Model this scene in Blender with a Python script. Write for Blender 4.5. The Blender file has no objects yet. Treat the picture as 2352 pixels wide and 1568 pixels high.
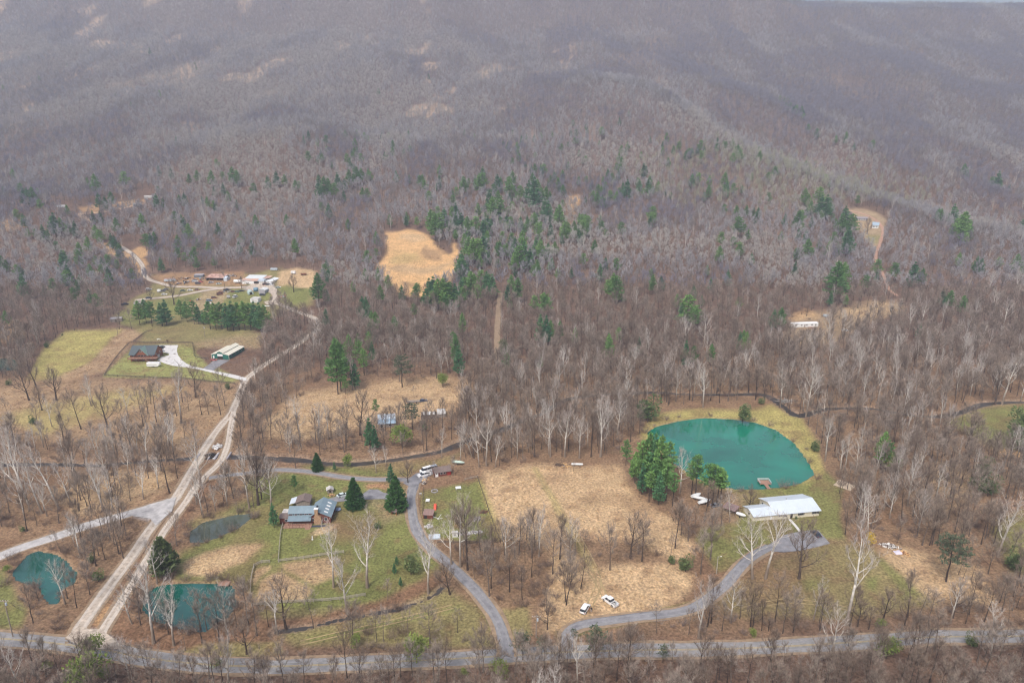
import bpy, math, random
import numpy as np
from mathutils import Vector, Matrix
R=math.radians
S=bpy.context.scene
COL=S.collection
# ------------------------------------------------------------------ camera
PITCH=R(16.5); CZ=136.0
cam=bpy.data.cameras.new('camera'); cam.lens=24; cam.sensor_width=36; cam.sensor_fit='HORIZONTAL'
cam.clip_start=1; cam.clip_end=12000
co=bpy.data.objects.new('camera',cam); COL.objects.link(co)
co.location=(0,0,CZ); co.rotation_euler=(R(90)-PITCH,0,0); S.camera=co
# ------------------------------------------------------------------ sky, sun, exposure
SUN_EL,SUN_ROT=R(52),R(205)
w=bpy.data.worlds.new('World'); S.world=w; w.use_nodes=True
nt=w.node_tree; nt.nodes.clear()
sk=nt.nodes.new('ShaderNodeTexSky'); sk.sky_type='NISHITA'; sk.sun_disc=False
sk.sun_elevation=SUN_EL; sk.sun_rotation=SUN_ROT; sk.air_density=1.0; sk.dust_density=5.0; sk.ozone_density=1.0; sk.altitude=0
hs=nt.nodes.new('ShaderNodeHueSaturation'); hs.inputs['Saturation'].default_value=0.75; hs.inputs['Value'].default_value=1.0
bg=nt.nodes.new('ShaderNodeBackground'); bg.inputs[1].default_value=0.11
ow=nt.nodes.new('ShaderNodeOutputWorld')
nt.links.new(sk.outputs[0],hs.inputs['Color']); nt.links.new(hs.outputs[0],bg.inputs[0]); nt.links.new(bg.outputs[0],ow.inputs[0])
sl=bpy.data.lights.new('sun','SUN'); sl.energy=1.5; sl.angle=R(10); sl.color=(1,0.965,0.92)
so=bpy.data.objects.new('sun',sl); COL.objects.link(so)
# soft light from behind the camera, a little to the left
_az=SUN_ROT; _d=Vector((math.sin(_az)*math.cos(SUN_EL),math.cos(_az)*math.cos(SUN_EL),math.sin(SUN_EL)))
so.rotation_euler=_d.to_track_quat('Z','Y').to_euler(); so.location=(0,0,900)
S.view_settings.view_transform='Standard'; S.view_settings.look='None'; S.view_settings.gamma=1
S.view_settings.use_curve_mapping=False; S.view_settings.exposure=0.80
S.cycles.max_bounces=4; S.cycles.diffuse_bounces=2; S.cycles.glossy_bounces=2; S.cycles.transmission_bounces=2
S.cycles.volume_bounces=0; S.cycles.transparent_max_bounces=4; S.cycles.use_denoising=True; S.cycles.filter_width=1.2; S.cycles.use_adaptive_sampling=False
# ------------------------------------------------------------------ noise and terrain height
def _h(ix,iy,s):
    n=(ix*374761393+iy*668265263+s*1442695041)&0xffffffff
    n=((n^(n>>13))*1274126177)&0xffffffff
    return ((n^(n>>16))&0xffff)/65535.0
def vn(x,y,s=0):
    x=np.asarray(x,float); y=np.asarray(y,float)
    ix=np.floor(x).astype(np.int64); iy=np.floor(y).astype(np.int64)
    fx=x-ix; fy=y-iy; fx=fx*fx*(3-2*fx); fy=fy*fy*(3-2*fy)
    a=_h(ix,iy,s); b=_h(ix+1,iy,s); c=_h(ix,iy+1,s); d=_h(ix+1,iy+1,s)
    return (a+(b-a)*fx)*(1-fy)+(c+(d-c)*fx)*fy
def fbm(x,y,o=4,s=0):
    v=0;a=.5;t=0
    for k in range(o):
        v=v+a*vn(x*2**k,y*2**k,s+k*7); t+=a; a*=.5
    return v/t
PY=np.array([-2000,0,430,500,560,640,740,860,1000,1200,1450,1750,2000,2150,2230,2350,3000,6000.])
PZ=np.array([-20,0,0,3,9,23,40,62,98,156,232,334,432,492,512,500,300,180.])
_yy=np.arange(-2000,6000,10.); _zz=np.interp(_yy,PY,PZ)
_k=np.hanning(15); _zz=np.convolve(np.pad(_zz,7,'edge'),_k/_k.sum(),'valid')
def gauss(x,y,cx,cy,sx,sy): return np.exp(-((x-cx)/sx)**2-((y-cy)/sy)**2)
def hfun(x,y):
    x=np.asarray(x,float); y=np.asarray(y,float)
    ramp=np.clip((y-470)/700,0,1); far=np.clip((y-900)/900,0,1)
    yw=y+ramp*(70*(fbm(x/420.,y/900.,3,3)-.5)+60*(vn(x/170.,y/600.,9)-.5))
    z=np.interp(yw,_yy,_zz)
    z=z+26*gauss(x,y,-330,1000,190,150)+16*gauss(x,y,-60,960,120,150)+28*gauss(x,y,300,1280,240,190)+20*gauss(x,y,480,1010,120,220)
    z=z+18*gauss(x,y,-520,760,160,120)
    z=z+ramp*40*(fbm(x/150.+y/900.,y/520.,3,21)-.5)+far*10*(vn(x/230.+.3,y/300.,31)-.5)
    z=z+1.0*(fbm(x/70.,y/70.,2,5)-.5)*np.clip((y+200)/300,0,1)
    vl=x-(470-(y-900)*.42); z=z-26*np.exp(-(vl/70)**2)*np.clip((y-640)/200,0,1)*np.clip((1700-y)/300,0,1)+14*np.exp(-((vl+150)/90)**2)*np.clip((y-700)/200,0,1)*np.clip((1700-y)/300,0,1)
    rw=np.clip((y-1880)/220,0,1); rw=rw*rw*(3-2*rw); lf=np.clip((840-x)/160,0,1); lf=lf*lf*(3-2*lf)
    tg=504.5-np.clip((x-900)/500,0,1)*4+lf*34+4*(vn(x/130.,y/500.,41)-.5)-np.abs(y-2180)*np.where(y<2180,.2,.35)
    z=z*(1-rw)+np.maximum(tg,200)*rw
    return z
# ------------------------------------------------------------------ picture <-> place (the photograph's own projection, used to survey positions)
UC,VC,F=1176.0,784.0,1568.0
cp,sp=math.cos(PITCH),math.sin(PITCH)
_t=np.concatenate([[90],90*np.cumprod(np.full(300,1.0145))])
def unproj(u,v):
    """picture position (arrays) -> ground point"""
    u=np.atleast_1d(np.asarray(u,float)); v=np.atleast_1d(np.asarray(v,float))
    dx=(u-UC)/F; k=(VC-v)/F
    dy=cp+k*sp; dz=-sp+k*cp
    n=np.sqrt(dx*dx+dy*dy+dz*dz); dx,dy,dz=dx/n,dy/n,dz/n
    T=_t[None,:]; X=dx[:,None]*T; Y=dy[:,None]*T; Z=CZ+dz[:,None]*T
    below=Z<hfun(X,Y); i=np.argmax(below,axis=1); i=np.where(below.any(axis=1),np.maximum(i,1),len(_t)-1)
    lo=_t[i-1]; hi=_t[i]
    for _ in range(18):
        m=(lo+hi)/2; b=(CZ+dz*m)<hfun(dx*m,dy*m)
        hi=np.where(b,m,hi); lo=np.where(b,lo,m)
    return dx*hi,dy*hi,CZ+dz*hi
def P(u,v):
    x,y,z=unproj(u,v); return Vector((x[0],y[0],z[0]))
def proj(x,y,z):
    zc=z-CZ; d=y*cp-zc*sp; d=np.where(d<1,1,d)
    return UC+F*x/d, VC-F*(y*sp+zc*cp)/d
def ground(x,y,z=0.0):
    return Vector((x,y,float(hfun(x,y))+z))
def sdist(u,v,poly):
    """signed distance to a polygon, positive inside"""
    n=len(poly); d=np.full(u.shape,1e9); ins=np.zeros(u.shape,bool)
    for i in range(n):
        x1,y1=poly[i]; x2,y2=poly[(i+1)%n]
        ex,ey=x2-x1,y2-y1; l=ex*ex+ey*ey+1e-9
        t=np.clip(((u-x1)*ex+(v-y1)*ey)/l,0,1)
        d=np.minimum(d,(u-x1-t*ex)**2+(v-y1-t*ey)**2)
        c=((y1>v)!=(y2>v))&(u<(x2-x1)*(v-y1)/((y2-y1) if y2!=y1 else 1e-9)+x1); ins^=c
    d=np.sqrt(d); return np.where(ins,d,-d)
def zone(u,v,poly,soft):
    xs=[p[0] for p in poly]; ys=[p[1] for p in poly]; out=np.zeros(u.shape)
    m=(u>min(xs)-soft)&(u<max(xs)+soft)&(v>min(ys)-soft)&(v<max(ys)+soft)
    if m.any(): out[m]=np.clip(sdist(u[m],v[m],poly)/soft*.5+.5,0,1)
    return out
# ------------------------------------------------------------------ materials
MATS={}
def mat(name,col,rough=.8,noise=.25,scale=1.5,metal=0,spec=.3,col2=None,bump=0,fine=0.0):
    if name in MATS: return MATS[name]
    m=bpy.data.materials.new(name); m.use_nodes=True; n=m.node_tree; b=n.nodes['Principled BSDF']
    b.inputs['Roughness'].default_value=rough; b.inputs['Metallic'].default_value=metal
    b.inputs['Specular IOR Level'].default_value=spec
    tc=n.nodes.new('ShaderNodeTexCoord'); no=n.nodes.new('ShaderNodeTexNoise'); no.inputs['Scale'].default_value=scale
    no.inputs['Detail'].default_value=5; no.inputs['Roughness'].default_value=.65
    n.links.new(tc.outputs['Object'],no.inputs['Vector'])
    cr=n.nodes.new('ShaderNodeValToRGB'); e=cr.color_ramp.elements
    e[0].position=.3; e[1].position=.7
    c1=[c*(1-noise) for c in col]+[1]; c2=[min(1,c*(1+noise)) for c in (col2 or col)]+[1]
    e[0].color=c1; e[1].color=c2
    n.links.new(no.outputs['Fac'],cr.inputs[0]); n.links.new(cr.outputs[0],b.inputs['Base Color'])
    if bump:
        bp=n.nodes.new('ShaderNodeBump'); bp.inputs['Strength'].default_value=bump; bp.inputs['Distance'].default_value=.05
        n.links.new(no.outputs['Fac'],bp.inputs['Height']); n.links.new(bp.outputs[0],b.inputs['Normal'])
    MATS[name]=m; return m
def flora(name,c1,c2,rough=.9,trans=0.0,grad=None):
    """plant material: each plant (Object Info random) has a tint of its own between c1 and c2"""
    if name in MATS: return MATS[name]
    m=bpy.data.materials.new(name); m.use_nodes=True; n=m.node_tree; b=n.nodes['Principled BSDF']
    b.inputs['Roughness'].default_value=rough; b.inputs['Specular IOR Level'].default_value=.15
    oi=n.nodes.new('ShaderNodeObjectInfo'); cr=n.nodes.new('ShaderNodeValToRGB'); e=cr.color_ramp.elements
    e[0].position=0; e[1].position=1; e[0].color=(*c1,1); e[1].color=(*c2,1)
    n.links.new(oi.outputs['Random'],cr.inputs[0])
    ge=n.nodes.new('ShaderNodeTexCoord'); no=n.nodes.new('ShaderNodeTexNoise'); no.inputs['Scale'].default_value=.9; no.inputs['Detail'].default_value=3
    n.links.new(ge.outputs['Object'],no.inputs['Vector'])
    mp=n.nodes.new('ShaderNodeMapRange'); mp.inputs[1].default_value=.3; mp.inputs[2].default_value=.7; mp.inputs[3].default_value=.6; mp.inputs[4].default_value=1.4
    n.links.new(no.outputs['Fac'],mp.inputs[0])
    mx=n.nodes.new('ShaderNodeMix'); mx.data_type='RGBA'; mx.blend_type='MULTIPLY'; mx.inputs['Factor'].default_value=1
    n.links.new(cr.outputs[0],mx.inputs['A']); n.links.new(mp.outputs[0],mx.inputs['B'])
    src=mx.outputs['Result']
    if grad:   # bark that is darker below and pale above (sycamore): grad=(low colour, z0, z1)
        sx=n.nodes.new('ShaderNodeSeparateXYZ'); n.links.new(ge.outputs['Object'],sx.inputs[0])
        g=n.nodes.new('ShaderNodeMapRange'); g.inputs[1].default_value=grad[1]; g.inputs[2].default_value=grad[2]
        n.links.new(sx.outputs['Z'],g.inputs[0])
        m2=n.nodes.new('ShaderNodeMix'); m2.data_type='RGBA'; m2.inputs['A'].default_value=(*grad[0],1)
        n.links.new(g.outputs[0],m2.inputs['Factor']); n.links.new(src,m2.inputs['B']); src=m2.outputs['Result']
    n.links.new(src,b.inputs['Base Color'])
    MATS[name]=m; return m
# ------------------------------------------------------------------ mesh helpers
class MB:
    def __init__(s): s.v=[]; s.f=[]; s.m=[]
    def add(s,vs,fs,mi=0):
        o=len(s.v); s.v+=[tuple(p) for p in vs]; s.f+=[tuple(i+o for i in f) for f in fs]; s.m+=[mi]*len(fs); return s
    def box(s,x0,x1,y0,y1,z0,z1,mi=0):
        return s.add([(x0,y0,z0),(x1,y0,z0),(x1,y1,z0),(x0,y1,z0),(x0,y0,z1),(x1,y0,z1),(x1,y1,z1),(x0,y1,z1)],
          [(0,3,2,1),(4,5,6,7),(0,1,5,4),(1,2,6,5),(2,3,7,6),(3,0,4,7)],mi)
    def obox(s,c,sx,sy,sz,rz=0,rx=0,ry=0,mi=0):
        m=Matrix.Rotation(rz,3,'Z')@Matrix.Rotation(ry,3,'Y')@Matrix.Rotation(rx,3,'X'); c=Vector(c)
        p=[c+m@Vector((a*sx/2,b*sy/2,d*sz/2)) for d in(-1,1) for a,b in((-1,-1),(1,-1),(1,1),(-1,1))]
        return s.add(p,[(0,3,2,1),(4,5,6,7),(0,1,5,4),(1,2,6,5),(2,3,7,6),(3,0,4,7)],mi)
    def prism(s,poly,axis,a,b,mi=0):
        """polygon of (p,q) extruded along axis from a to b. axis x: (p,q)=(y,z); y: (x,z); z: (x,y)"""
        n=len(poly); f=lambda t,p,q:{'x':(t,p,q),'y':(p,t,q),'z':(p,q,t)}[axis]
        vs=[f(a,p,q) for p,q in poly]+[f(b,p,q) for p,q in poly]
        return s.add(vs,[tuple(range(n)),tuple(range(2*n-1,n-1,-1))]+[(i,i+n,(i+1)%n+n,(i+1)%n) for i in range(n)],mi)
    def tube(s,path,rad,n=6,mi=0,cap=False):
        vs=[];fs=[];L=len(path); path=[Vector(p) for p in path]
        for i,p in enumerate(path):
            d=(path[min(i+1,L-1)]-path[max(i-1,0)]); d=d.normalized() if d.length>1e-6 else Vector((0,0,1))
            a=d.orthogonal().normalized() if abs(d.z)<.95 else Vector((1,0,0)); a=(a-d*a.dot(d)).normalized(); b=d.cross(a)
            r=rad[i] if hasattr(rad,'__len__') else rad
            vs+=[p+(a*math.cos(2*math.pi*k/n)+b*math.sin(2*math.pi*k/n))*r for k in range(n)]
        for i in range(L-1):
            for k in range(n): fs.append((i*n+k,i*n+(k+1)%n,(i+1)*n+(k+1)%n,(i+1)*n+k))
        if cap: fs+=[tuple(range(n-1,-1,-1)),tuple((L-1)*n+k for k in range(n))]
        return s.add(vs,fs,mi)
    def disc_x(s,c,r,w,n=12,mi=0):
        return s.tube([(c[0]-w/2,c[1],c[2]),(c[0]+w/2,c[1],c[2])],r,n,mi,True)
    def disc_y(s,c,r,w,n=12,mi=0):
        return s.tube([(c[0],c[1]-w/2,c[2]),(c[0],c[1]+w/2,c[2])],r,n,mi,True)
    def mesh(s,name,mats,smooth=False):
        me=bpy.data.meshes.new(name); me.from_pydata(s.v,[],s.f)
        for m in (mats if isinstance(mats,(list,tuple)) else [mats]): me.materials.append(m)
        if any(s.m): me.polygons.foreach_set('material_index',s.m)
        if smooth: me.polygons.foreach_set('use_smooth',[True]*len(s.f))
        me.update(); return me
    def obj(s,name,mats,parent=None,smooth=False,label=None):
        o=bpy.data.objects.new(name,s.mesh(name,mats,smooth)); COL.objects.link(o)
        if parent is not None: o.parent=parent
        if label: o['label']=label
        return o
def tag(o,label=None,cat=None,group=None,kind=None):
    if label: o['label']=label
    if cat: o['category']=cat
    if group: o['group']=group
    if kind: o['kind']=kind
    return o
def thing(name,label,cat,loc,rz=0,group=None,sc=None):
    o=bpy.data.objects.new(name,None); COL.objects.link(o); o.empty_display_size=.5
    o.location=loc; o.rotation_euler=(0,0,rz)
    if sc: o.scale=(sc,sc,sc)
    return tag(o,label,cat,group)
def dup(root,loc,rz,label=None,group=None,sc=None):
    r=root.copy(); COL.objects.link(r); r.location=loc; r.rotation_euler=(0,0,rz)
    if sc: r.scale=(sc,sc,sc)
    if label: r['label']=label
    if group: r['group']=group
    for ch in root.children:
        c=ch.copy(); COL.objects.link(c); c.parent=r
        for g in ch.children:
            d=g.copy(); COL.objects.link(d); d.parent=c
    return r
def npmesh(name,verts,faces,mats,smooth=True):
    me=bpy.data.meshes.new(name); nv=len(verts); nf=len(faces); k=faces.shape[1]
    me.vertices.add(nv); me.vertices.foreach_set('co',np.asarray(verts,np.float32).ravel())
    me.loops.add(nf*k); me.loops.foreach_set('vertex_index',faces.astype(np.int32).ravel())
    me.polygons.add(nf); me.polygons.foreach_set('loop_start',np.arange(nf,dtype=np.int32)*k)
    me.polygons.foreach_set('loop_total',np.full(nf,k,np.int32))
    me.polygons.foreach_set('use_smooth',np.full(nf,smooth,bool))
    for m in mats: me.materials.append(m)
    me.update(calc_edges=True); return me
# ------------------------------------------------------------------ survey data (picture positions)
def off(ox,oy,pts,s=3.0): return [(ox+x/s,oy+y/s) for x,y in pts]
PONDS={
 'big':[(1490,992),(1510,979),(1560,966),(1620,960),(1680,961),(1730,968),(1780,987),(1820,1015),(1845,1045),(1862,1075),(1866,1090),(1840,1105),(1800,1114),(1750,1119),(1690,1119),(1650,1112),(1600,1095),(1550,1060),(1510,1015)],
 'west':off(0,1148.4,[(90,498),(200,370),(260,350),(375,372),(455,420),(490,470),(525,500),(500,565),(430,600),(400,650),(395,700),(350,705),(310,660),(275,580),(205,568),(125,540)]),
 'mid':off(0,1148.4,[(1010,640),(1100,590),(1300,570),(1580,580),(1608,620),(1612,720),(1560,800),(1480,835),(1420,890),(1250,870),(1060,820),(990,740)]),
 'green':off(0,1148.4,[(1310,215),(1400,150),(1600,104),(1730,90),(1720,115),(1640,180),(1500,245),(1400,275),(1320,280)]),
 'edge':off(0,765.6,[(-200,160),(0,168),(80,170),(130,212),(110,245),(0,255),(-200,250)]),
}
CREEK=[(-60,1066),(100,1064),(233,1065),(333,1056),(440,1050),(480,1046),(530,1046),(640,1050),(784,1063),(884,1055),(951,1045),(1017,1032),(1084,1005),(1150,985),(1201,962),(1251,945),(1284,922),(1330,909),(1417,902),(1518,899),(1570,903),(1668,904),(1755,905),(1800,932),(1835,952),(1900,937),(2000,936),(2100,952),(2178,952),(2268,925),(2400,921)]
BROOK=[(630,1448),(700,1440),(784,1420),(850,1408),(917,1395),(967,1378),(1000,1362),(1016,1346)]
ROADS=[ # name, half width, material, points
 ('paved_road',2.8,'asphalt',[(-80,1462),(0,1466),(100,1474),(233,1491),(333,1510),(467,1525),(600,1530),(700,1528),(784,1524),(950,1517),(1084,1510),(1184,1504),(1284,1498),(1400,1494),(1650,1490),(1800,1484),(1968,1474),(2135,1463),(2250,1461),(2440,1460)]),
 ('gravel_road',2.1,'gravel',[(178,1470),(183,1442),(232,1372),(287,1298),(350,1208),(400,1148),(430,1099),(463,1042),(500,986),(533,946),(553,899),(567,869),(617,832),(667,802),(717,766),(731,750),(727,733),(683,716),(633,694)]),
 ('gravel_track',1.5,'gravel',[(225,1480),(236,1448),(280,1378),(320,1315),(348,1268),(380,1215),(420,1162),(445,1125),(467,1099),(507,1059),(523,1019),(530,979),(537,945)]),
 ('gravel_side_road',2.9,'gravel2',[(-60,1300),(0,1277),(60,1254),(133,1230),(200,1207),(270,1187),(330,1170),(390,1152)]),
 ('asphalt_driveway',2.0,'asphalt2',[(1163,1508),(1161,1475),(1134,1408),(1084,1348),(1031,1295),(991,1262),(961,1225),(947,1182),(944,1148),(948,1122),(955,1104),(968,1092)]),
 ('gravel_driveway',1.7,'asphalt2',[(480,1098),(520,1092),(567,1087),(633,1079),(700,1082),(750,1090),(800,1097),(860,1101),(905,1101),(950,1103)]),
 ('curving_driveway',1.9,'asphalt2',[(1304,1496),(1302,1468),(1307,1449),(1334,1435),(1384,1427),(1484,1415),(1568,1404),(1618,1382),(1661,1348),(1701,1302),(1735,1275),(1770,1256)]),
 ('yard_track',1.8,'gravel',[(633,694),(632,682),(625,666),(605,656),(560,660),(500,661),(450,659),(400,658),(367,650),(343,642),(330,629),(328,613),(320,600),(307,586),(290,574),(277,566)]),
 ('yard_loop',2.0,'gravel',[(513,662),(467,668),(417,678),(367,684),(333,687),(310,690)]),
 ('hill_track',2.0,'dirt',[(215,510),(190,497),(177,492),(233,487),(290,476),(320,470)]),
 ('woods_trail',1.2,'reddirt',[(2061,680),(2041,662),(2031,636),(2018,610),(2011,590),(2020,562),(2028,530),(2015,508),(1990,494),(1950,484)]),
 ('cut_line_trail',1.3,'verge',[(1150,672),(1146,700),(1143,740),(1142,780),(1141,830)]),
]
ALB={'leaf':(.20,.115,.068),'straw':(.49,.345,.20),'straw2':(.35,.26,.16),'lgrass':(.27,.275,.095),'grass':(.18,.19,.062),'ygrass':(.36,.31,.11),'dirt':(.58,.36,.17),
 'reddirt':(.36,.19,.115),'brown':(.26,.168,.098),'olive':(.235,.205,.085),'mud':(.09,.07,.05),'sand':(.55,.42,.26),'gravelpad':(.42,.38,.36),'floor':(.15,.095,.068)}
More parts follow.
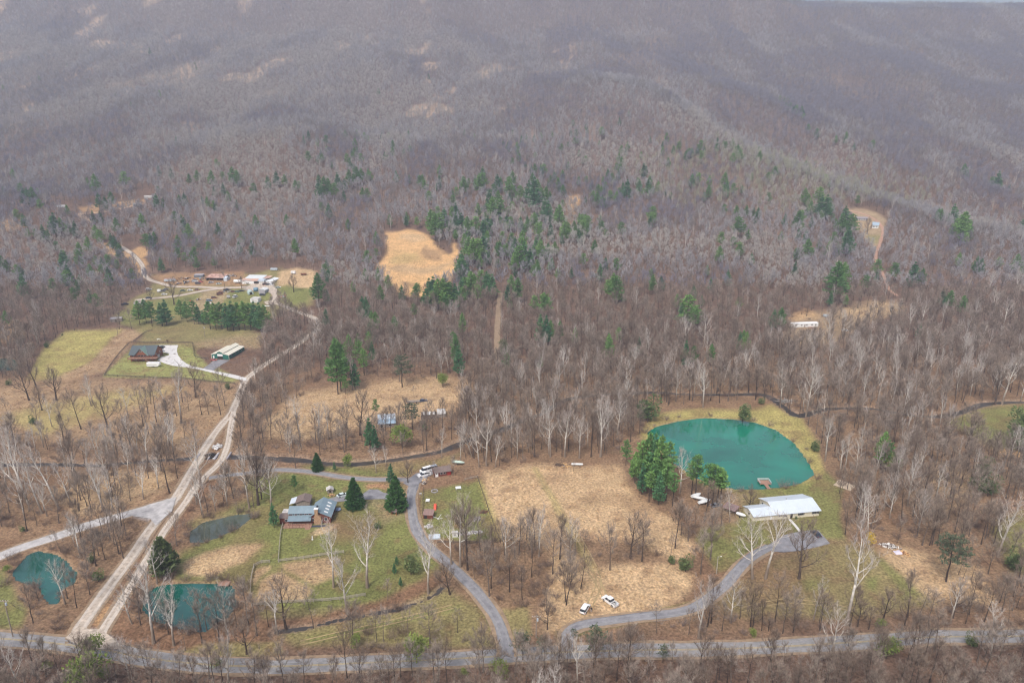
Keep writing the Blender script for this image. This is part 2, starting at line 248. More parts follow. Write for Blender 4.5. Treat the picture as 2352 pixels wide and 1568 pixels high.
ZONES=[
 ('brown',.8,40,[(-300,870),(560,880),(640,860),(1080,850),(1480,830),(1900,800),(2700,850),(2700,1440),(1900,1440),(1300,1480),(600,1490),(-300,1440)]),
 ('straw',.45,14,[(-100,900),(130,868),(540,880),(530,955),(430,1030),(200,1010),(-100,1000)]),
 ('ygrass',.95,5,[(60,872),(100,800),(150,760),(280,756),(210,830),(130,868)]),
 ('straw',.6,4,[(280,756),(330,758),(305,785),(250,850),(140,880),(100,880),(210,830)]),
 ('ygrass',.6,10,[(0,960),(80,930),(250,900),(420,890),(300,930),(100,1000)]),
 ('olive',.8,4,[(335,765),(600,765),(590,800),(560,790),(500,790),(440,805),(430,792),(305,793)]),
 ('straw2',.6,6,[(560,770),(600,770),(600,800),(520,800),(440,795),(450,785)]),
 ('lgrass',.95,3,[(238,862),(300,800),(310,792),(405,790),(440,795),(450,812),(480,840),(500,845),(545,868),(560,872),(530,880),(420,868),(240,866)]),
 ('straw',.8,10,[(130,1130),(230,1085),(380,1078),(400,1100),(340,1155),(250,1170),(180,1185)]),
 ('straw',.85,10,[(600,962),(700,900),(900,875),(1000,872),(1080,872),(1085,900),(1030,950),(900,980),(800,985),(700,1010),(620,1000)]),
 ('olive',.7,5,[(690,1063),(1000,1055),(1060,1040),(1040,1065),(960,1075),(940,1090),(700,1077)]),
 ('grass',.95,7,[(690,1072),(930,1078),(935,1094),(860,1098),(700,1079)]),
 ('grass',.95,8,[(405,1330),(415,1265),(560,1195),(600,1165),(560,1120),(600,1090),(680,1084),(780,1100),(930,1110),(938,1120),(943,1190),(985,1262),(1020,1300),(960,1340),(860,1385),(700,1405),(600,1395),(560,1352),(530,1335)]),
 ('grass',.8,8,[(430,1200),(600,1140),(560,1100),(640,1095),(700,1140),(560,1210),(480,1240)]),
 ('straw',.95,5,off(398.1,1240.3,[(120,400),(190,300),(420,200),(800,90),(1180,50),(1300,70),(1150,220),(1040,320),(820,400),(700,480),(550,530),(300,520),(150,470)],6.4)),
 ('straw',.9,4,off(398.1,1240.3,[(1180,430),(1300,380),(1420,370),(1400,420),(1260,530),(1190,640),(1150,600)],6.4)),
 ('straw',.9,4,off(398.1,1240.3,[(1270,600),(1420,490),(1600,480),(1850,620),(2030,700),(1980,820),(1900,900),(1200,900)],6.4)),
 ('straw',.85,5,off(398.1,1240.3,[(1570,350),(1900,300),(2330,250),(2400,500),(2050,660),(1900,590),(1750,470),(1620,420)],6.4)),
 ('sand',.9,2,[(716,1222),(725,1214),(760,1202),(778,1200),(770,1215),(735,1227),(718,1228)]),
 ('leaf',.55,12,[(755,1190),(850,1180),(880,1210),(850,1240),(760,1250)]),
 ('straw2',.6,10,[(850,1150),(900,1150),(930,1180),(880,1200)]),
 ('reddirt',.8,3,[(838,1112),(878,1108),(896,1114),(890,1124),(860,1120),(842,1124)]),
 ('grass',.95,4,[(966,1128),(1000,1120),(1096,1101),(1112,1140),(1128,1190),(1135,1236),(1050,1240),(975,1228)]),
 ('leaf',.5,6,[(975,1100),(1095,1092),(1090,1108),(990,1118)]),
 ('leaf',.6,3,[(1040,1185),(1062,1185),(1062,1213),(1040,1213)]),('leaf',.5,3,[(1100,1185),(1125,1185),(1128,1213),(1102,1213)]),
 ('ygrass',.8,3,[(1096,1101),(1104,1100),(1150,1190),(1170,1240),(1140,1240),(1128,1190)]),
 ('straw',.95,9,[(1106,1100),(1120,1086),(1230,1064),(1330,1072),(1420,1070),(1440,1110),(1500,1160),(1560,1200),(1600,1260),(1560,1290),(1450,1240),(1330,1230),(1290,1240),(1330,1280),(1340,1330),(1330,1390),(1270,1450),(1240,1410),(1270,1330),(1270,1270),(1200,1235),(1155,1250),(1130,1160)]),
 ('ygrass',.5,3,[(1222,1075),(1234,1072),(1268,1130),(1300,1185),(1340,1250),(1374,1310),(1380,1345),(1345,1405),(1330,1405),(1364,1345),(1355,1310),(1318,1250),(1278,1180),(1252,1130)]),
 ('straw',.95,9,[(1290,1320),(1400,1300),(1560,1295),(1600,1330),(1560,1375),(1500,1402),(1400,1418),(1330,1425),(1290,1455),(1245,1450),(1310,1390)]),
 ('leaf',.6,14,[(1560,1180),(1600,1200),(1650,1260),(1680,1330),(1640,1380),(1560,1390),(1600,1330),(1590,1260)]),
 ('ygrass',.9,6,[(1470,1000),(1500,952),(1600,936),(1690,942),(1770,930),(1840,962),(1880,1020),(1896,1085),(1850,1135),(1700,1135),(1600,1110)]),
 ('grass',.85,6,[(1690,1122),(1860,1108),(1900,1085),(1935,1120),(1925,1180),(1940,1240),(1900,1240),(1750,1252),(1720,1300),(1650,1310),(1595,1240),(1610,1215),(1700,1200),(1700,1160)]),
 ('straw2',.5,10,[(1640,1130),(1720,1130),(1700,1200),(1640,1170)]),
 ('olive',.7,12,[(1680,1330),(1780,1280),(1900,1250),(1990,1245),(2130,1350),(2160,1390),(1950,1425),(1700,1412),(1640,1392)]),
 ('leaf',.45,20,[(1660,1330),(1740,1280),(1850,1300),(1840,1400),(1700,1400)]),
 ('grass',.7,8,[(1850,1330),(1900,1320),(1910,1345),(1850,1350)]),('grass',.8,5,[(1985,1330),(2015,1325),(2010,1355),(1990,1350)]),
 ('grass',.6,6,[(1990,1250),(2010,1260),(2120,1365),(2080,1375)]),
 ('straw',.8,6,[(2008,1262),(2040,1245),(2110,1260),(2260,1310),(2290,1390),(2165,1385),(2120,1362)]),
 ('grass',.85,4,[(1275,1452),(1305,1436),(1500,1402),(1640,1368),(1700,1300),(1710,1300),(1665,1365),(1620,1392),(1500,1424),(1340,1450),(1310,1480),(1285,1490)]),
 ('grass',.9,9,[(2175,970),(2230,938),(2352,925),(2500,925),(2500,1060),(2352,1040),(2280,1025)]),
 ('grass',.7,10,[(2280,1210),(2352,1170),(2450,1170),(2450,1330),(2320,1310)]),
 ('dirt',.9,2,[(2288,1034),(2305,1030),(2330,1034),(2360,1042),(2360,1053),(2310,1043)]),
 ('straw2',.6,12,[(2090,1130),(2160,1060),(2230,1080),(2250,1130),(2180,1180),(2110,1160)]),
 ('olive',.85,10,[(640,1455),(700,1428),(900,1402),(1010,1345),(1090,1390),(1130,1470),(1150,1490),(1000,1490),(800,1480),(680,1488)]),
 ('grass',.7,4,[(700,1462),(880,1430),(1000,1400),(1060,1390),(1050,1402),(880,1442),(710,1480)]),
 ('grass',.9,3,[(1082,1360),(1092,1358),(1150,1450),(1160,1475),(1140,1470)]),
 ('olive',.8,5,[(1140,1400),(1212,1394),(1222,1455),(1185,1468),(1165,1465)]),
 ('leaf',.95,7,[(560,1430),(700,1418),(790,1400),(900,1372),(1000,1318),(1030,1332),(960,1372),(880,1400),(760,1432),(600,1455)]),
 ('olive',.8,6,[(585,1400),(760,1395),(750,1415),(600,1420)]),
 ('grass',.9,9,[(-200,1290),(0,1308),(25,1330),(60,1400),(50,1440),(0,1440),(-200,1440)]),
 ('leaf',.9,10,[(250,1440),(300,1420),(420,1440),(560,1440),(640,1470),(560,1500),(400,1500),(290,1480)]),
 ('olive',.8,5,[(400,1498),(470,1478),(640,1472),(650,1500),(500,1514),(400,1505)]),
 ('leaf',.85,3,[(205,1440),(260,1370),(340,1250),(400,1172),(450,1118),(505,1056),(508,1090),(460,1150),(400,1240),(330,1345),(285,1430),(250,1445)]),
 ('gravelpad',.9,4,[(150,1470),(183,1435),(210,1440),(240,1445),(262,1470),(300,1492),(230,1490),(170,1480)]),
 ('dirt',.6,4,[(220,1420),(250,1385),(265,1400),(240,1435),(218,1438)]),
 ('gravelpad',.9,4,[(290,1182),(330,1164),(392,1150),(385,1180),(350,1212),(340,1195)]),
 # upper yard
 ('olive',.9,5,[(262,725),(300,690),(340,665),(360,630),(600,625),(640,615),(720,625),(720,700),(640,710),(620,745),(560,770),(330,770)]),
 ('reddirt',.6,4,[(345,640),(370,628),(560,622),(570,655),(450,660),(360,652)]),
 ('straw',.95,4,[(635,640),(640,620),(680,612),(728,625),(722,660),(640,658)]),
 ('grass',.9,4,[(632,660),(712,660),(705,695),(660,705),(640,690)]),
 ('grass',.85,4,[(360,692),(440,678),(520,664),(620,668),(620,688),(600,700),(480,730),(360,720)]),
 ('grass',.7,6,[(265,728),(300,700),(340,712),(340,745),(280,745)]),
 ('straw2',.8,5,[(430,700),(470,668),(530,660),(520,690),(490,735),(450,740)]),
 ('gravelpad',.8,2,[(565,655),(625,650),(632,664),(625,672),(560,664)]),
 ('dirt',.7,4,[(222,562),(262,558),(300,580),(325,565),(345,575),(332,600),(338,640),(322,635),(305,605),(262,590)]),
 ('dirt',.5,4,[(0,508),(40,505),(60,520),(20,530),(0,525)]),('dirt',.6,4,[(0,740),(40,735),(60,765),(30,785),(0,790)]),
 ('dirt',.5,3,[(180,478),(230,466),(300,460),(330,455),(335,468),(250,480),(190,490)]),
 ('dirt',1,3,off(784,382.8,[(300,450),(480,435),(600,470),(630,500),(660,575),(760,610),(775,520),(800,530),(810,600),(790,720),(740,800),(640,860),(560,900),(440,880),(350,880),(345,830),(260,750),(255,680),(320,590),(310,500)])),
 ('brown',.7,4,off(784,382.8,[(555,560),(600,535),(650,580),(700,600),(690,640),(600,640),(560,620)])),('olive',.5,6,off(784,382.8,[(350,600),(520,590),(560,640),(430,680),(330,660)])),('straw2',.6,5,off(784,382.8,[(300,700),(450,680),(600,690),(740,650),(760,680),(600,740),(400,740)])),('straw',.7,3,off(784,382.8,[(420,460),(560,470),(610,500),(500,520),(380,500)])),('mud',.5,3,off(784,382.8,[(400,790),(520,800),(560,830),(470,830),(410,815)])),
 ('dirt',.75,3,off(784,382.8,[(1560,200),(1650,195),(1650,270),(1590,290),(1560,260)])),
 ('dirt',.35,5,off(784,382.8,[(1540,280),(1620,280),(1600,420),(1540,400)])),
 ('straw2',.8,8,[(1790,780),(1820,730),(1990,700),(2060,690),(2080,715),(1990,740),(1930,790),(1850,800)]),
 ('straw',.6,7,[(1925,715),(2030,690),(2060,715),(1980,740)]),('dirt',.4,4,[(1800,735),(1850,710),(1885,728),(1830,740)]),
 ('straw2',.9,4,[(1945,482),(2000,484),(2035,505),(2028,545),(2012,575),(1985,550),(1960,520)]),
 ('grass',.6,3,[(1988,540),(2020,538),(2018,556),(1995,556)]),
]
CLEAR=[ # polygons where the wood does not grow (v above 880), with the share of trees left
 (0,[(60,872),(100,800),(150,758),(330,756),(370,762),(600,762),(600,800),(570,860),(560,890),(540,900),(-200,1000),(-200,905)]),
 (.0,[(262,732),(300,688),(345,655),(352,630),(520,622),(640,610),(735,622),(722,705),(740,740),(722,750),(640,705),(610,740),(590,765),(330,768),(280,745)]),
 (.0,off(784,382.8,[(290,440),(480,425),(600,455),(640,500),(670,565),(760,600),(770,520),(805,520),(820,600),(800,720),(750,810),(640,870),(560,910),(440,890),(340,890),(335,830),(250,750),(245,680),(305,590),(300,500)])),
 (.1,off(784,382.8,[(1555,190),(1660,190),(1660,280),(1555,290)])),
 (.38,[(1790,790),(1800,735),(1850,712),(1990,700),(2070,685),(2085,720),(1960,760),(1900,800)]),
 (0,[(1810,735),(1890,735),(1890,765),(1810,765)]),
 (.0,[(1945,480),(2005,480),(2040,505),(2032,550),(2015,590),(1985,560),(1955,520)]),
 (.15,[(220,560),(345,560),(345,645),(315,640),(300,605),(240,590)]),
 (.25,[(130,478),(350,450),(350,475),(240,490),(215,515),(150,500)]),
 (0,[(128,468),(160,468),(160,488),(128,488)]),(0,[(312,440),(358,440),(362,474),(312,474)]),
 (.3,[(595,965),(690,885),(790,870),(1090,868),(1090,900),(1040,950),(900,985),(800,990),(700,1015),(610,1005)]),
 (.2,[(1905,185),(1980,185),(1985,215),(1910,205)]),
]
BELTS=[ # valley woodland: density, sycamore share, brush share, polygon
 (2.5,.02,.3,[(-900,1500),(300,1536),(600,1558),(1100,1536),(1700,1515),(2300,1480),(3300,1475),(3300,2600),(-900,2600)]),
 (.8,.25,.3,[(-200,1000),(180,1015),(430,1050),(410,1100),(360,1150),(180,1195),(-200,1260)]),
 (1.3,.05,.5,[(170,1200),(320,1182),(340,1205),(320,1250),(260,1330),(190,1345),(185,1300),(150,1245)]),
 (1.0,.05,.5,[(100,1400),(190,1330),(250,1340),(175,1435),(60,1470),(-100,1470),(-100,1440),(60,1435)]),
 (.85,.12,.45,[(405,1185),(470,1105),(540,1055),(640,1055),(600,1095),(640,1110),(610,1150),(560,1190),(430,1225),(385,1300),(350,1310)]),
 (1.15,.12,.5,[(290,1430),(330,1340),(380,1325),(420,1330),(350,1370),(380,1420),(480,1445),(600,1430),(640,1445),(640,1475),(480,1480),(310,1450)]),
 (.95,.06,.35,[(585,885),(700,880),(700,1010),(900,990),(1050,960),(1180,870),(1180,1055),(1080,1075),(950,1040),(640,1045),(560,1040),(545,970)]),
 (1.3,.1,.3,[(1050,880),(1180,850),(1480,835),(1480,990),(1440,1040),(1300,1055),(1180,1060),(1090,1065),(1050,1000)]),
 (.9,.05,.25,[(560,880),(700,860),(860,850),(1100,850),(1100,875),(900,872),(700,890),(600,950),(560,960)]),
 (1.1,.12,.3,[(1480,835),(1900,860),(1900,960),(1840,950),(1760,915),(1500,925),(1440,990)]),
 (1.9,0,.6,[(1000,1295),(1060,1242),(1200,1235),(1310,1290),(1325,1350),(1290,1420),(1270,1450),(1220,1400),(1140,1385),(1090,1370)]),
 (.4,.0,.5,[(1290,1245),(1440,1245),(1560,1290),(1620,1320),(1560,1320),(1400,1300),(1290,1320)]),
 (.9,.05,.4,[(1560,1210),(1640,1240),(1600,1290),(1570,1290)]),
 (.9,.03,.5,[(1560,1190),(1640,1190),(1720,1200),(1620,1235)]),
 (1.15,.12,.3,[(1880,1000),(1900,880),(2150,880),(2180,960),(2280,1030),(2352,1060),(2600,1080),(2600,1170),(2352,1170),(2250,1180),(2180,1270),(2050,1240),(1945,1250),(1930,1110),(1905,1060)]),
 (.95,.05,.35,[(2150,1190),(2280,1180),(2352,1330),(2600,1330),(2600,1440),(2352,1440),(2300,1400),(2200,1300)]),
 (1.0,.16,.2,[(1900,800),(2600,800),(2600,922),(2352,920),(2200,930),(2100,880),(1900,880)]),
 (1.3,.03,.5,[(1330,1452),(1500,1432),(1700,1415),(1950,1430),(2200,1395),(2352,1380),(2352,1440),(2100,1452),(1900,1462),(1340,1482)]),
 (1.3,.0,.7,[(790,1455),(900,1440),(1040,1445),(1090,1480),(1090,1500),(800,1502)]),
 (.7,.03,.6,[(580,1425),(760,1415),(950,1380),(1010,1340),(1000,1370),(900,1405),(700,1445),(600,1455)]),
 (.12,.12,.2,[(-100,880),(560,890),(540,1000),(430,1050),(-100,1010)]),
 (.35,.15,.4,[(1120,1240),(1330,1240),(1330,1290),(1120,1290)]),
]
HAZE=.00026
# ------------------------------------------------------------------ ground sheet
from mathutils.geometry import delaunay_2d_cdt
def catmull(P_,step):
    P_=np.array(P_,float); out=[]
    Q=np.vstack([2*P_[0]-P_[1],P_,2*P_[-1]-P_[-2]])
    for i in range(1,len(Q)-2):
        p0,p1,p2,p3=Q[i-1],Q[i],Q[i+1],Q[i+2]; n=max(2,int(np.linalg.norm(p2-p1)/step))
        for t in np.arange(n)/n:
            out.append(.5*((2*p1)+(-p0+p2)*t+(2*p0-5*p1+4*p2-p3)*t*t+(-p0+3*p1-3*p2+p3)*t**3))
    out.append(P_[-1]); return np.array(out)
def world_line(pts,step=2.5):
    x,y,z=unproj([p[0] for p in pts],[p[1] for p in pts])
    return catmull(np.stack([x,y],1),step)
ROADW={r[0]:world_line(r[3]) for r in ROADS}
CREEKW=world_line(CREEK,3); BROOKW=world_line(BROOK,2)
CREEKS=[(CREEKW,2.0,1.15),(BROOKW,.7,.6)]
def linedist(x,y,line,ok=None):
    d=np.full(x.shape,1e6); 
    lo=line.min(0)-25; hi=line.max(0)+25
    m=(x>lo[0])&(x<hi[0])&(y>lo[1])&(y<hi[1])
    if not m.any(): return d
    xs=x[m]; ys=y[m]; dd=np.full(xs.shape,1e6)
    for i in range(len(line)):
        dd=np.minimum(dd,(xs-line[i,0])**2+(ys-line[i,1])**2)
    d[m]=np.sqrt(dd); return d
POND_Z={}; POND_XY={}
for k,poly in PONDS.items():
    x,y,z=unproj([p[0] for p in poly],[p[1] for p in poly])
    POND_XY[k]=np.stack([x,y],1); POND_Z[k]=float(z.mean())-.45
ys=np.concatenate([np.arange(-400,90,14),np.arange(90,480,1.15),np.arange(480,900,2.3),np.arange(900,2380,5.5),np.arange(2400,3700,90)])
ss=np.linspace(-1,1,470)
GY=np.repeat(ys[:,None],470,1); GX=ss[None,:]*(0.86*np.maximum(ys,40)+75)[:,None]
far=ys>2380
GX=GX*np.where(ys>2380,1+(ys-2380)/2000,1)[:,None]; GX=GX*np.where(ys<90,1+(90-ys)/200,1)[:,None]
GX=GX+0; gx=GX.ravel(); gy=GY.ravel()
gz=hfun(gx,gy); gu,gv=proj(gx,gy,gz); gu=np.where(gy<60,-9999,gu)
du=(fbm(gx/14.,gy/14.,3,51)-.5); dv=(fbm(gx/14.,gy/14.,3,77)-.5)
base=np.array(ALB['floor'])[None,:]*np.ones((len(gx),1))
f2=np.clip((fbm(gx/45.,gy/60.,3,88)-.5)*6,0,1)[:,None]*np.clip((gy-450)/200,0,1)[:,None]
base=base*(1-.4*f2)+np.array([.24,.17,.13])*.4*f2
fz=np.clip((gy-850)/400,0,1)[:,None]*.7; base=base*(1-fz)+np.array([.13,.105,.10])*fz  # floor greyed with distance, haze tint put into the ground colour
# dry tan openings high on the mountain side
op=.45*np.clip((fbm(gx/60.,gy/110.,3,91)-.66)*14,0,1)*np.clip((gy-1000)/300,0,1)*np.clip((200-gx)/500+.6,0.15,1)
base=base*(1-op[:,None])+np.array([.50,.36,.24])*op[:,None]
for kind,wt,soft,poly in ZONES:
    a=soft*2.4*(1+np.clip((gy-480)/80,0,1)*1.2)+1.0; wz=zone(gu+du*a,gv+dv*a*.6,poly,soft)*wt
    wz=wz[:,None]; base=base*(1-wz)+np.array(ALB[kind])*wz
# leaf drift and patchiness
pt=np.maximum(np.clip((fbm(gx/16.,gy/16.,4,33)-.58)*7,0,1)*.4,np.clip((fbm(gx/4.5,gy/4.5,3,37)-.62)*8,0,1)*.5)[:,None]*np.clip((520-gy)/60,0,1)[:,None]
base=base*(1-pt)+np.array(ALB['leaf'])*pt
depth=np.zeros(len(gx))
for k,poly in PONDS.items():
    o=zone(gu,gv,poly,12 if k=='big' else 9); gz=gz*(1-np.clip(o*2,0,1))+(POND_Z[k]+.22)*np.clip(o*2,0,1)
    i=zone(gu+du*6,gv+dv*5,poly,2.2); gz=gz-i*1.5
    b=(np.clip(o*2.2-.1,0,1)*.55)[:,None] if k!='big' else (np.clip(zone(gu,gv,poly,5)*2,0,1)*.6)[:,None]
    base=base*(1-b)+np.array((.26,.185,.12))*b
creek_w=np.zeros(len(gx))
for line,hw,dp in CREEKS:
    d=linedist(gx,gy,line); d=d+du*3
    c=np.clip(1-(d-hw*.7)/(hw*.9),0,1); c=c*c*(3-2*c); gz=gz-c*dp
    m=np.clip(1-(d-hw*.8)/(hw*1.6),0,1)[:,None]*.7; base=base*(1-m)+np.array((.30,.22,.16))*m
gidx=np.arange(len(gx)).reshape(GX.shape)
fa=np.stack([gidx[:-1,:-1],gidx[:-1,1:],gidx[1:,1:],gidx[1:,:-1]],-1).reshape(-1,4)
gm=bpy.data.materials.new('ground_cover'); gm.use_nodes=True; n=gm.node_tree; b=n.nodes['Principled BSDF']; b.inputs['Roughness'].default_value=.95; b.inputs['Specular IOR Level'].default_value=.1
at=n.nodes.new('ShaderNodeAttribute'); at.attribute_name='cover'
tc=n.nodes.new('ShaderNodeTexCoord')
def gnoise(sc,det,lo,hi,a,b_):
    no=n.nodes.new('ShaderNodeTexNoise'); no.inputs['Scale'].default_value=sc; no.inputs['Detail'].default_value=det; no.inputs['Roughness'].default_value=.7
    n.links.new(tc.outputs['Object'],no.inputs['Vector'])
    mp=n.nodes.new('ShaderNodeMapRange'); mp.inputs[1].default_value=a; mp.inputs[2].default_value=b_; mp.inputs[3].default_value=lo; mp.inputs[4].default_value=hi
    n.links.new(no.outputs['Fac'],mp.inputs[0]); return no,mp
_,m1=gnoise(.09,5,.78,1.22,.3,.7); n2,m2=gnoise(1.1,10,.32,1.75,.3,.7)
ma=n.nodes.new('ShaderNodeMath'); ma.operation='MULTIPLY'; n.links.new(m1.outputs[0],ma.inputs[0]); n.links.new(m2.outputs[0],ma.inputs[1])
_,m3=gnoise(.35,6,0,.5,.5,.75)
mx0=n.nodes.new('ShaderNodeMix'); mx0.data_type='RGBA'; n.links.new(m3.outputs[0],mx0.inputs['Factor']); n.links.new(at.outputs['Color'],mx0.inputs['A'])
hsv=n.nodes.new('ShaderNodeHueSaturation'); hsv.inputs['Hue'].default_value=.48; hsv.inputs['Saturation'].default_value=1.05; hsv.inputs['Value'].default_value=.66
n.links.new(at.outputs['Color'],hsv.inputs['Color']); n.links.new(hsv.outputs[0],mx0.inputs['B'])
mx=n.nodes.new('ShaderNodeMix'); mx.data_type='RGBA'; mx.blend_type='MULTIPLY'; mx.inputs['Factor'].default_value=1
n.links.new(mx0.outputs['Result'],mx.inputs['A']); n.links.new(ma.outputs[0],mx.inputs['B']); n.links.new(mx.outputs['Result'],b.inputs['Base Color'])
bp=n.nodes.new('ShaderNodeBump'); bp.inputs['Strength'].default_value=.7; bp.inputs['Distance'].default_value=.5; n.links.new(n2.outputs['Fac'],bp.inputs['Height']); n.links.new(bp.outputs[0],b.inputs['Normal'])
me=npmesh('ground',np.stack([gx,gy,gz],1),fa,[gm])
ca=me.attributes.new('cover','FLOAT_COLOR','POINT'); ca.data.foreach_set('color',np.concatenate([np.clip(base,0,1),np.ones((len(gx),1))],1).astype(np.float32).ravel())
o=bpy.data.objects.new('ground',me); COL.objects.link(o); tag(o,kind='structure')
del fa
# ------------------------------------------------------------------ roads
mat('asphalt',(.24,.235,.24),.85,.25,.35,col2=(.29,.28,.275)); mat('asphalt2',(.20,.195,.215),.85,.22,.4,col2=(.26,.255,.265))
mat('gravel',(.38,.31,.245),.95,.3,.7,col2=(.50,.425,.35)); mat('gravel2',(.40,.385,.38),.95,.22,.4,col2=(.48,.46,.45)); mat('dirt',(.52,.34,.21),.95,.25,.4)
mat('reddirt',(.40,.24,.17),.95,.25,.4); mat('grasstrack',(.34,.29,.12),.95,.3,.5)
mat('yellow_paint',(.46,.34,.11),.7,.35,3); mat('concrete',(.62,.60,.58),.85,.12,.3); mat('rut',(.54,.475,.41),.95,.2,.6); mat('worn',(.27,.265,.27),.85,.2,.6); mat('tyre_track',(.36,.27,.14),.95,.35,.5); mat('verge',(.30,.215,.14),.95,.3,.6)
def ribbon(line,offs,zo,jit=0,seed=0,smooth_z=True):
    t=np.gradient(line,axis=0); t/=np.linalg.norm(t,axis=1)[:,None]+1e-9; nrm=np.stack([-t[:,1],t[:,0]],1)
    vs=[]; L=len(line); K=len(offs); rr=np.arange(L)
    for j,ofv in enumerate(offs):
        e=0
        if jit and (j in(0,K-1) or j in (1,K-2)): e=(fbm(rr*.35,np.full(L,j*3.3+seed),3,seed)-.5)*2*jit*np.sign(ofv)
        p=line+nrm*(ofv+e)[:,None] if hasattr(e,'__len__') else line+nrm*ofv
        z=hfun(p[:,0],p[:,1])+(zo if not hasattr(zo,'__len__') else zo[j]); vs.append(np.stack([p[:,0],p[:,1],z],1))
    V=np.stack(vs,1).reshape(-1,3); idx=np.arange(L*K).reshape(L,K)
    F_=np.stack([idx[:-1,:-1],idx[:-1,1:],idx[1:,1:],idx[1:,:-1]],-1).reshape(-1,4)[:,::-1]
    return V,F_
for i,(nm,hw,mk,pts) in enumerate(ROADS):
    z0=.07+.012*i; e=-.12
    offs=[-hw-.5,-hw,-hw*.5,0,hw*.5,hw,hw+.5]
    V,F_=ribbon(ROADW[nm],offs,[e,z0-.02,z0,z0+.02,z0,z0-.02,e],jit=(.25 if mk=='asphalt' else .7),seed=i)
    o=bpy.data.objects.new(nm,npmesh(nm,V,F_,[MATS[mk]])); COL.objects.link(o); tag(o,kind='structure')
    if mk=='gravel':
        for a in (-hw*.55,hw*.55):
            V,F_=ribbon(ROADW[nm],[a-.45,a,a+.45],z0+.035,jit=.25,seed=i+40)
            q=bpy.data.objects.new('wheel_rut',npmesh('wheel_rut',V,F_,[MATS['rut']])); COL.objects.link(q); q.parent=o
    for sgn in(-1,1):   # loose stones and worn grass spilling over the edge
        if mk in('dirt','reddirt'): continue
        V,F_=ribbon(ROADW[nm],[sgn*(hw-.15),sgn*(hw+.75)] if sgn<0 else [(hw-.15),(hw+.75)],z0+.006,jit=.5,seed=i+60+sgn)
        if sgn<0: F_=F_[:,::-1]
        q=bpy.data.objects.new('road_verge',npmesh('road_verge',V,F_,[MATS['verge']])); COL.objects.link(q); q.parent=o
    if mk in('asphalt','asphalt2'):
        for a in (-hw*.5,hw*.5):
            V,F_=ribbon(ROADW[nm],[a-.35,a,a+.35],z0+.024,jit=.15,seed=i+80)
            q=bpy.data.objects.new('worn_strip',npmesh('worn_strip',V,F_,[MATS['worn']])); COL.objects.link(q); q.parent=o
    if nm=='paved_road':
        for a in(-.17,.17):
            V,F_=ribbon(ROADW[nm],[a-.07,a+.07],z0+.03)
            q=bpy.data.objects.new('centre_line',npmesh('centre_line',V,F_,[MATS['yellow_paint']])); COL.objects.link(q); q.parent=o
for k_,pts in enumerate(([(1230,1075),(1262,1130),(1296,1185),(1338,1250),(1368,1310),(1374,1345),(1350,1398)],[(1345,1300),(1372,1335),(1392,1375)],[(690,1476),(800,1450),(930,1420),(1040,1392)],[(1700,1400),(1800,1380),(1900,1388),(1960,1400)])):
    ln=world_line(pts,1.5)
    for a in(-.85,.85):
        V,F_=ribbon(ln,[a-.22,a+.22],.045,jit=.12,seed=k_); q=bpy.data.objects.new('tyre_track',npmesh('tyre_track',V,F_,[MATS['tyre_track']])); COL.objects.link(q); tag(q,kind='structure')
def sheet(name,poly,mk,zo,parent=None,flat=None,grid=3.0,xy=None,grow=0):
    """a sheet over a surveyed outline, draped on the ground (or level when flat is a height)"""
    if xy is None:
        x,y,_=unproj([p[0] for p in poly],[p[1] for p in poly]); xy=np.stack([x,y],1)
    n_=len(xy)
    if grow:
        c=xy.mean(0); d=xy-c; xy=c+d*(1+grow/np.linalg.norm(d,axis=1))[:,None]
    pts=[]
    for i in range(n_):
        a,b2=xy[i],xy[(i+1)%n_]; k=max(1,int(np.linalg.norm(b2-a)/grid))
        pts+=[a+(b2-a)*t/k for t in range(k)]
    ne=len(pts); lo,hi=xy.min(0),xy.max(0)
    px,py=np.meshgrid(np.arange(lo[0],hi[0],grid),np.arange(lo[1],hi[1],grid)); q=np.stack([px.ravel(),py.ravel()],1)
    sd=sdist(q[:,0],q[:,1],[tuple(p) for p in xy]); pts+=list(q[sd>grid*.4])
    r=delaunay_2d_cdt([Vector((float(a),float(b2))) for a,b2 in pts],[(i,(i+1)%ne) for i in range(ne)],[],1,1e-5)
    vv=np.array([(v.x,v.y) for v in r[0]]); z=np.full(len(vv),flat) if flat is not None else hfun(vv[:,0],vv[:,1])+zo
    F_=np.array([f for f in r[2] if len(f)==3])
    o=bpy.data.objects.new(name,npmesh(name,np.column_stack([vv,z]),F_,[MATS[mk]])); COL.objects.link(o)
    if parent: o.parent=parent
    return o
tag(sheet('concrete_driveway',off(260.3,765.6,[(745,200),(1090,198),(1075,250),(1068,300),(1090,370),(1150,450),(1230,510),(1330,550),(1500,590),(2050,700),(2240,750),(2230,800),(2060,765),(1700,670),(1400,600),(1220,570),(1000,545),(860,505),(760,460),(730,470),(800,400),(930,370),(940,345),(880,325),(820,320),(760,300)],7.315),'concrete',.14),kind='structure')
tag(sheet('gravel_pad',off(260.3,765.6,[(1700,440),(1960,450),(1830,520),(1680,625),(1510,588),(1600,530)],7.315),'asphalt2',.12),kind='structure')
tag(sheet('parking_area',off(1568,1148.4,[(560,330),(620,290),(700,240),(800,218),(880,208),(935,208),(1015,300),(900,330),(800,350),(700,360),(620,355)]),'asphalt2',.16),kind='structure')
tag(sheet('garage_apron',[(835,1133),(848,1124),(868,1124),(880,1131),(906,1137),(940,1146),(940,1152),(880,1146),(840,1147),(780,1152),(757,1153),(752,1146),(790,1136),(810,1134)],'asphalt2',.14),kind='structure')
tag(sheet('gravel_turning_area',[(925,1110),(955,1088),(985,1080),(1010,1072),(1015,1078),(990,1092),(975,1100),(962,1112),(948,1122)],'asphalt2',.26),kind='structure')
